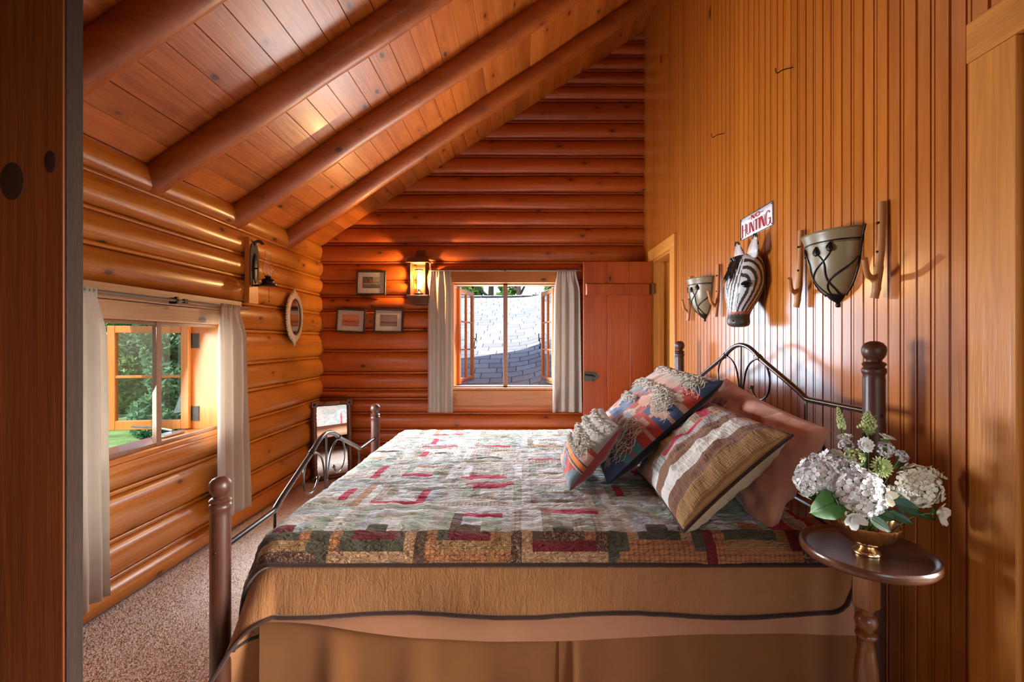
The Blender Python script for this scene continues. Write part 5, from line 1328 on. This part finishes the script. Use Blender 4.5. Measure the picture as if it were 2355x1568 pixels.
# wall sconces: half bowls of amber glass in an iron leaf frame
M['sconce_glass'] = plain('alabaster_glass', (.22, .168, .092), .35, 0, 9, .15, .05)
def sconce(label, y):
    t = thing('wall_sconce', label, 'wall lamp', (XR, y, 1.52), 'wall lamps on the beaded wall'); R = .132
    prof = [(.30, .035), (.48, .055), (.66, .090), (.80, .135), (.87, .175), (.895, .205), (.93, .235), (1.0, .262), (1.06, .280)]
    DEP = .86
    def pt(rf, z, a, add=0): return (-(rf * R + add) * sin(a) * DEP, -(rf * R + add) * cos(a), z)
    def pz(z):
        for (r0, z0), (r1, z1) in zip(prof, prof[1:]):
            if z <= z1: return r0 + (r1 - r0) * max(0, (z - z0)) / (z1 - z0)
        return prof[-1][0]
    mb = MB(); mb.grid(lambda u, v: pt(pz(.035 + .245 * v), .035 + .245 * v, pi * u), 32, 20)
    g = obj('glass_shade', mb, M['sconce_glass'], t, 180); sm = g.modifiers.new('thickness', 'SOLIDIFY'); sm.thickness = .004
    fr = MB()
    for a in (0, pi): fr.tube([pt(pz(z), z, a, .004) for z in [.03 + .252 * k / 18 for k in range(19)]], .0055, 8)
    o = obj('edge_frame', fr, M['iron'], t, 60)
    obj('band', MB().tube([pt(pz(.236), .236, pi * k / 24, .0035) for k in range(25)], .0036, 8).tube([pt(pz(.229), .229, pi * k / 24, .0030) for k in range(25)], .0018, 6), M['iron'], t, 60)
    cup = MB().lathe([(.001, -.016), (.009, -.014), (.012, -.006), (.009, .002), (.016, .008), (.030, .018), (.042, .034), (.046, .044)], n=20, a0=pi / 2, a1=3 * pi / 2)
    obj('finial_cup', cup, M['iron'], t, 60)
    for k, (a0, a1, zt) in enumerate(((1.00, 2.05, .200), (1.75, 1.00, .195), (2.6, 1.6, .190), (1.9, 2.85, .17))):
        a0, a1 = pi - a0, pi - a1
        pts = [pt(pz(z) if z > .035 else .3, z, a0 + (a1 - a0) * ((z - .03) / (zt - .03)) + .22 * sin((z - .03) / (zt - .03) * 5.2), .006) for z in [.03 + (zt - .03) * i / 16 for i in range(17)]]
        s_ = obj('vine', MB().tube(pts, [.0038] * 12 + [.0033, .003, .0028, .0025, .002], 8), M['iron'], t, 60)
        if k < 3:
            e = Vector(pts[-1]); aa = a1 + .22 * sin(5.2); tn = Vector((cos(aa) * -1 * DEP, sin(aa), 0)); nn_ = Vector((-sin(aa), -cos(aa), 0))
            lv = MB(); vs = []
            for i in range(9):
                q = i / 8; wv = .0125 * sin(pi * q ** .75) ** .9 + .0003
                for s2 in (-1, 0, 1): vs.append(e + Vector((0, 0, -.006 + .036 * q)) + tn * (wv * s2 + .004 * sin(q * 3)) + nn_ * (.004 + (.003 if s2 == 0 else 0)))
            lv.add(vs, [(i * 3 + q, i * 3 + q + 1, i * 3 + q + 4, i * 3 + q + 3) for i in range(8) for q in (0, 1)])
            l_ = obj('leaf', lv, M['iron'], s_, 180); sm = l_.modifiers.new('thickness', 'SOLIDIFY'); sm.thickness = .003
    obj('wall_plate', MB().box(-.006, 0, -.05, .05, .06, .20, .002), M['iron'], t)
sconce('alabaster glass wall sconce with iron vines, the larger one nearest the bed post', 1.825)
sconce('alabaster glass wall sconce with iron vines, between door casing and zebra head', 3.15)

# forked branch hooks
def hook(label, y, z0, z1, tip, bend, seed):
    rnd = random.Random(seed); t = thing('branch_hook', label, 'hook', (XR, y, z0), 'forked branch hooks on the beaded wall'); h = z1 - z0
    f = Vector((-.030, .0, .055))
    main = [(-.032, .008, 0), (-.030, .002, .03), f, (-.024, -.004, .12), (-.020, -.002 + bend, h * .6), (-.017, bend, h)]
    rs = [.0125, .0135, .0140, .012, .0115, .0115]
    P = smooth_path(main, 5); R_ = [rs[min(int(i / 5), 5)] * (1 + .06 * noise.noise((i * .7, seed, 0))) for i in range(len(P))]
    obj('main_branch', MB().tube(P, R_, 12), M['twig'], t, 60)
    T = Vector(tip) - Vector((XR, y, z0)); m = f.lerp(T, .5) + Vector((-.008, .004, -.012))
    obj('prong', MB().tube(smooth_path([f + Vector((.004, 0, -.012)), f + Vector((-.012, 0, .012)), m, T], 5), [.0115] * 6 + [.0100] * 5 + [.0092] * 5, 10), M['twig'], t, 60)
    for zz in (.30 * h + .06, .78 * h): obj('screw', MB().ell((-.033, -.006, zz), .004, .005, .005, 10, 6), M['iron'], t)
def tipat(x, y, X): return Vector((X, (X * F) / (x - 1200.0), EYE - (y - 784) * ((X * F) / (x - 1200.0)) / F))
hook('long forked branch hook right of the larger sconce, nearest the near door casing', 1.590, 1.520, 1.854, tipat(1988, 594, 1.155), -.006, 3)
hook('forked branch hook between the zebra head and the larger sconce', 2.045, 1.522, 1.866, tipat(1816, 640, 1.170), 0, 7)
hook('forked branch hook between the smaller sconce and the zebra head', 2.900, 1.526, 1.858, tipat(1629, 668, 1.17), 0, 11)
hook('forked branch hook by the door casing, mostly behind the smaller sconce', 3.385, 1.522, 1.850, tipat(1569, 690, 1.185), 0, 15)

# wire hooks high on the wall
def wire(label, y, z, s):
    t = thing('wire_hook', label, 'hook', (XR, y, z), 'bent wire hooks high on the beaded wall')
    obj('wire', MB().tube(smooth_path([(.004, 0, .010), (-.020, .004, .008), (-.045, .010, .003), (-.060, .012, -.006), (-.070, .010, -.012), (-.078, .006, -.004), (-.080, .004, .010)], 4), .0024, 6), M['iron'], t, 60)
wire('bent black wire hook high on the beaded wall, the higher and larger of two', 2.13, 2.640, 1.0)
wire('bent black wire hook above and left of the NO HUNTING sign', 2.85, 2.660, 1.0)

# zebra head mask
zb = thing('zebra_head', 'black and white striped zebra head mask hung on the beaded wall', 'mask', (XR, 2.445, 1.445))
Z0 = 1.445
sec = [(1.838, .045, .030, .030), (1.825, .050, .062, .050), (1.80, .055, .092, .066), (1.76, .060, .112, .078), (1.71, .066, .122, .088), (1.66, .072, .121, .092), (1.62, .078, .108, .086), (1.58, .086, .090, .076), (1.55, .094, .075, .066), (1.525, .100, .064, .058),
       (1.505, .105, .060, .055), (1.485, .108, .062, .056), (1.465, .108, .061, .056), (1.452, .107, .052, .048), (1.445, .106, .030, .030)]
zs = [s_[0] for s_ in sec]
def zsec(t):
    k = t * (len(sec) - 1); i = min(int(k), len(sec) - 2); f = k - i
    a, b = sec[i], sec[i + 1]; c0 = sec[max(i - 1, 0)]; c1 = sec[min(i + 2, len(sec) - 1)]
    return [.5 * (2 * a[q] + (-c0[q] + b[q]) * f + (2 * c0[q] - 5 * a[q] + 4 * b[q] - c1[q]) * f * f + (-c0[q] + 3 * a[q] - 3 * b[q] + c1[q]) * f ** 3) for q in range(4)]
BLACK, WHITE, TANW, RED_ = (.012, .012, .013, 1), (.60, .60, .62, 1), (.56, .46, .36, 1), (.40, .09, .05, 1)
def zpoint(t, u):
    z, oc, hw, hd = zsec(t); a = 2 * pi * u                      # a = 0 at the front of the face, pi at the back
    ca, sa = cos(a), sin(a); w = hw * (abs(sa) ** .9) * (1 if sa > 0 else -1)
    o = oc + hd * ca
    if ca < 0: o = oc + hd * ca * .9
    o = max(o, .001); yc = -.012 * ss(.5, 1, t)
    return (-o, w + yc, z - Z0)
def zcol(t, u):
    z = zsec(t)[0]; a = u if u < .5 else 1 - u                  # 0 front .. .5 back
    A = a * 360
    n_ = .0016 * noise.noise((t * 20, u * 60, 0))
    if z < 1.512 + .010 * noise.noise((u * 40, 1, 1)): return (.022, .021, .023, 1)
    if z < 1.526 + .012 * noise.noise((u * 60, 1, 5)): return RED_
    base = WHITE if A < 95 else TANW
    # eye surround and stripes
    ez = (z - 1.665) / .042; ea = (A - 62) / 24
    if A < 40:
        ph = A * .062 - .8 * (z - 1.6) * (1 - A / 60) * 9 + .3
        k = (ph * 1.25) % 1
        return BLACK if k < .42 and z < 1.80 else base
    # cheek stripes sweep round the jaw and down to the muzzle
    dz = z - 1.668
    if dz > 0: r = sqrt(((A - 46) / 84) ** 2 + (dz / .17) ** 2)
    else: r = abs(A - 46 - dz * 60) / 84 + max(0., -dz - .04) * (.9 if A > 46 else .2)
    if r < .20 and dz > -.05: return base
    k = (r * 4.3 + .10 + .25 * noise.noise((A * .03, z * 9, 4))) % 1
    return BLACK if k < .46 else base
mb = MB(); mb.grid(lambda t, u: zpoint(t, u), 150, 160, zcol)
N_ = NT('painted_carved_wood'); at = N_.n('ShaderNodeAttribute', attribute_name='Col').outputs['Color']
co_ = N_.n('ShaderNodeTexCoord').outputs['Object']; nz_ = N_.n('ShaderNodeTexNoise', ins={'Vector': co_, 'Scale': 40, 'Detail': 5}).outputs[0]
N_.bsdf(N_.mix(N_.math('MULTIPLY', nz_, .3), at, (.20, .16, .13)), .38, 0, N_.bump(nz_, .15, .004)); M['zebra'] = N_.mat
obj('head', mb, M['zebra'], zb, 180)
for q in (-1, 1):
    ear = MB(); bx, by, bz = (-.075, q * .062, 1.80 - Z0); tx, ty, tz = (-.080, q * .100, 1.925 - Z0)
    def earp(u, v):
        w = .066 * (max(0., 1 - u) ** .62) * min(1, .62 + u * 1.5) + .0005; c = Vector((bx, by, bz)).lerp(Vector((tx, ty, tz)), u)
        a = pi * (v - .5) * 1.25
        return c + Vector((-.018 * cos(a) * sin(pi * min(1, u + .15)) + .012, w * sin(a), 0))
    e = obj('ear', ear.grid(earp, 16, 14, lambda u, v: BLACK if (u > .93 or (abs(v - .5) > .36 and int(u * 26) % 2)) else (WHITE if v < .45 else TANW)), M['zebra'], zb, 180)
    sm = e.modifiers.new('thickness', 'SOLIDIFY'); sm.thickness = .008
    # eye
    tq = .385; pe = Vector(zpoint(.36, (.172 if q > 0 else .828)))
    nrm = Vector((-.62, q * .78, 0)); Rm = Matrix.Rotation(atan2(nrm.y, nrm.x), 4, 'Z')
    ey = MB().ell((0, 0, 0), .007, .021, .0145, 16, 10).xf(Matrix.Translation(pe + nrm * .001) @ Rm)
    obj('eye', ey, plain('glossy_black_eye', (.006, .006, .007), .08, 0, 20, .05, 0) if q < 0 else bpy.data.materials['glossy_black_eye'], zb, 180)
    lid = MB().tube([pe + nrm * .004 + Rm.to_3x3() @ Vector((0, .024 * cos(t_), .001 + .017 * sin(t_))) for t_ in [pi * k / 12 for k in range(13)]], .004, 6)
    obj('eyelid', lid, M['frame_dark'], zb, 60)
    nostril = MB().ell((-.155, q * .028 - .012, 1.475 - Z0), .006, .010, .008, 10, 6); obj('nostril', nostril, M['frame_dark'], zb, 180)
mn = MB(); rnd = random.Random(3)
for k in range(60):
    y0 = rnd.uniform(-.030, .030); x0 = rnd.uniform(-.11, -.06); l = rnd.uniform(.05, .14)
    p = [(x0, y0, 1.825 - Z0), (x0 - .030, y0 * 1.1, 1.815 - Z0)]
    for j in range(1, 6):
        zz = 1.815 - l * j / 5; tt = min(1, max(0, (1.838 - zz) / .393)); fr_ = zpoint(.06 + tt * .62, 0)
        p.append((fr_[0] - .008 - rnd.uniform(0, .008), y0 * (1.1 + .14 * j) + rnd.uniform(-.008, .008), zz - Z0))
    mn.tube(p, [.004, .005, .004, .0035, .003, .0022, .001], 5)
M['hair'] = plain('black_hair', (.010, .009, .009), .3, 0, 60, .2, .2)
tag(obj('forelock', mn, M['hair'], zb, 60), kind='stuff')
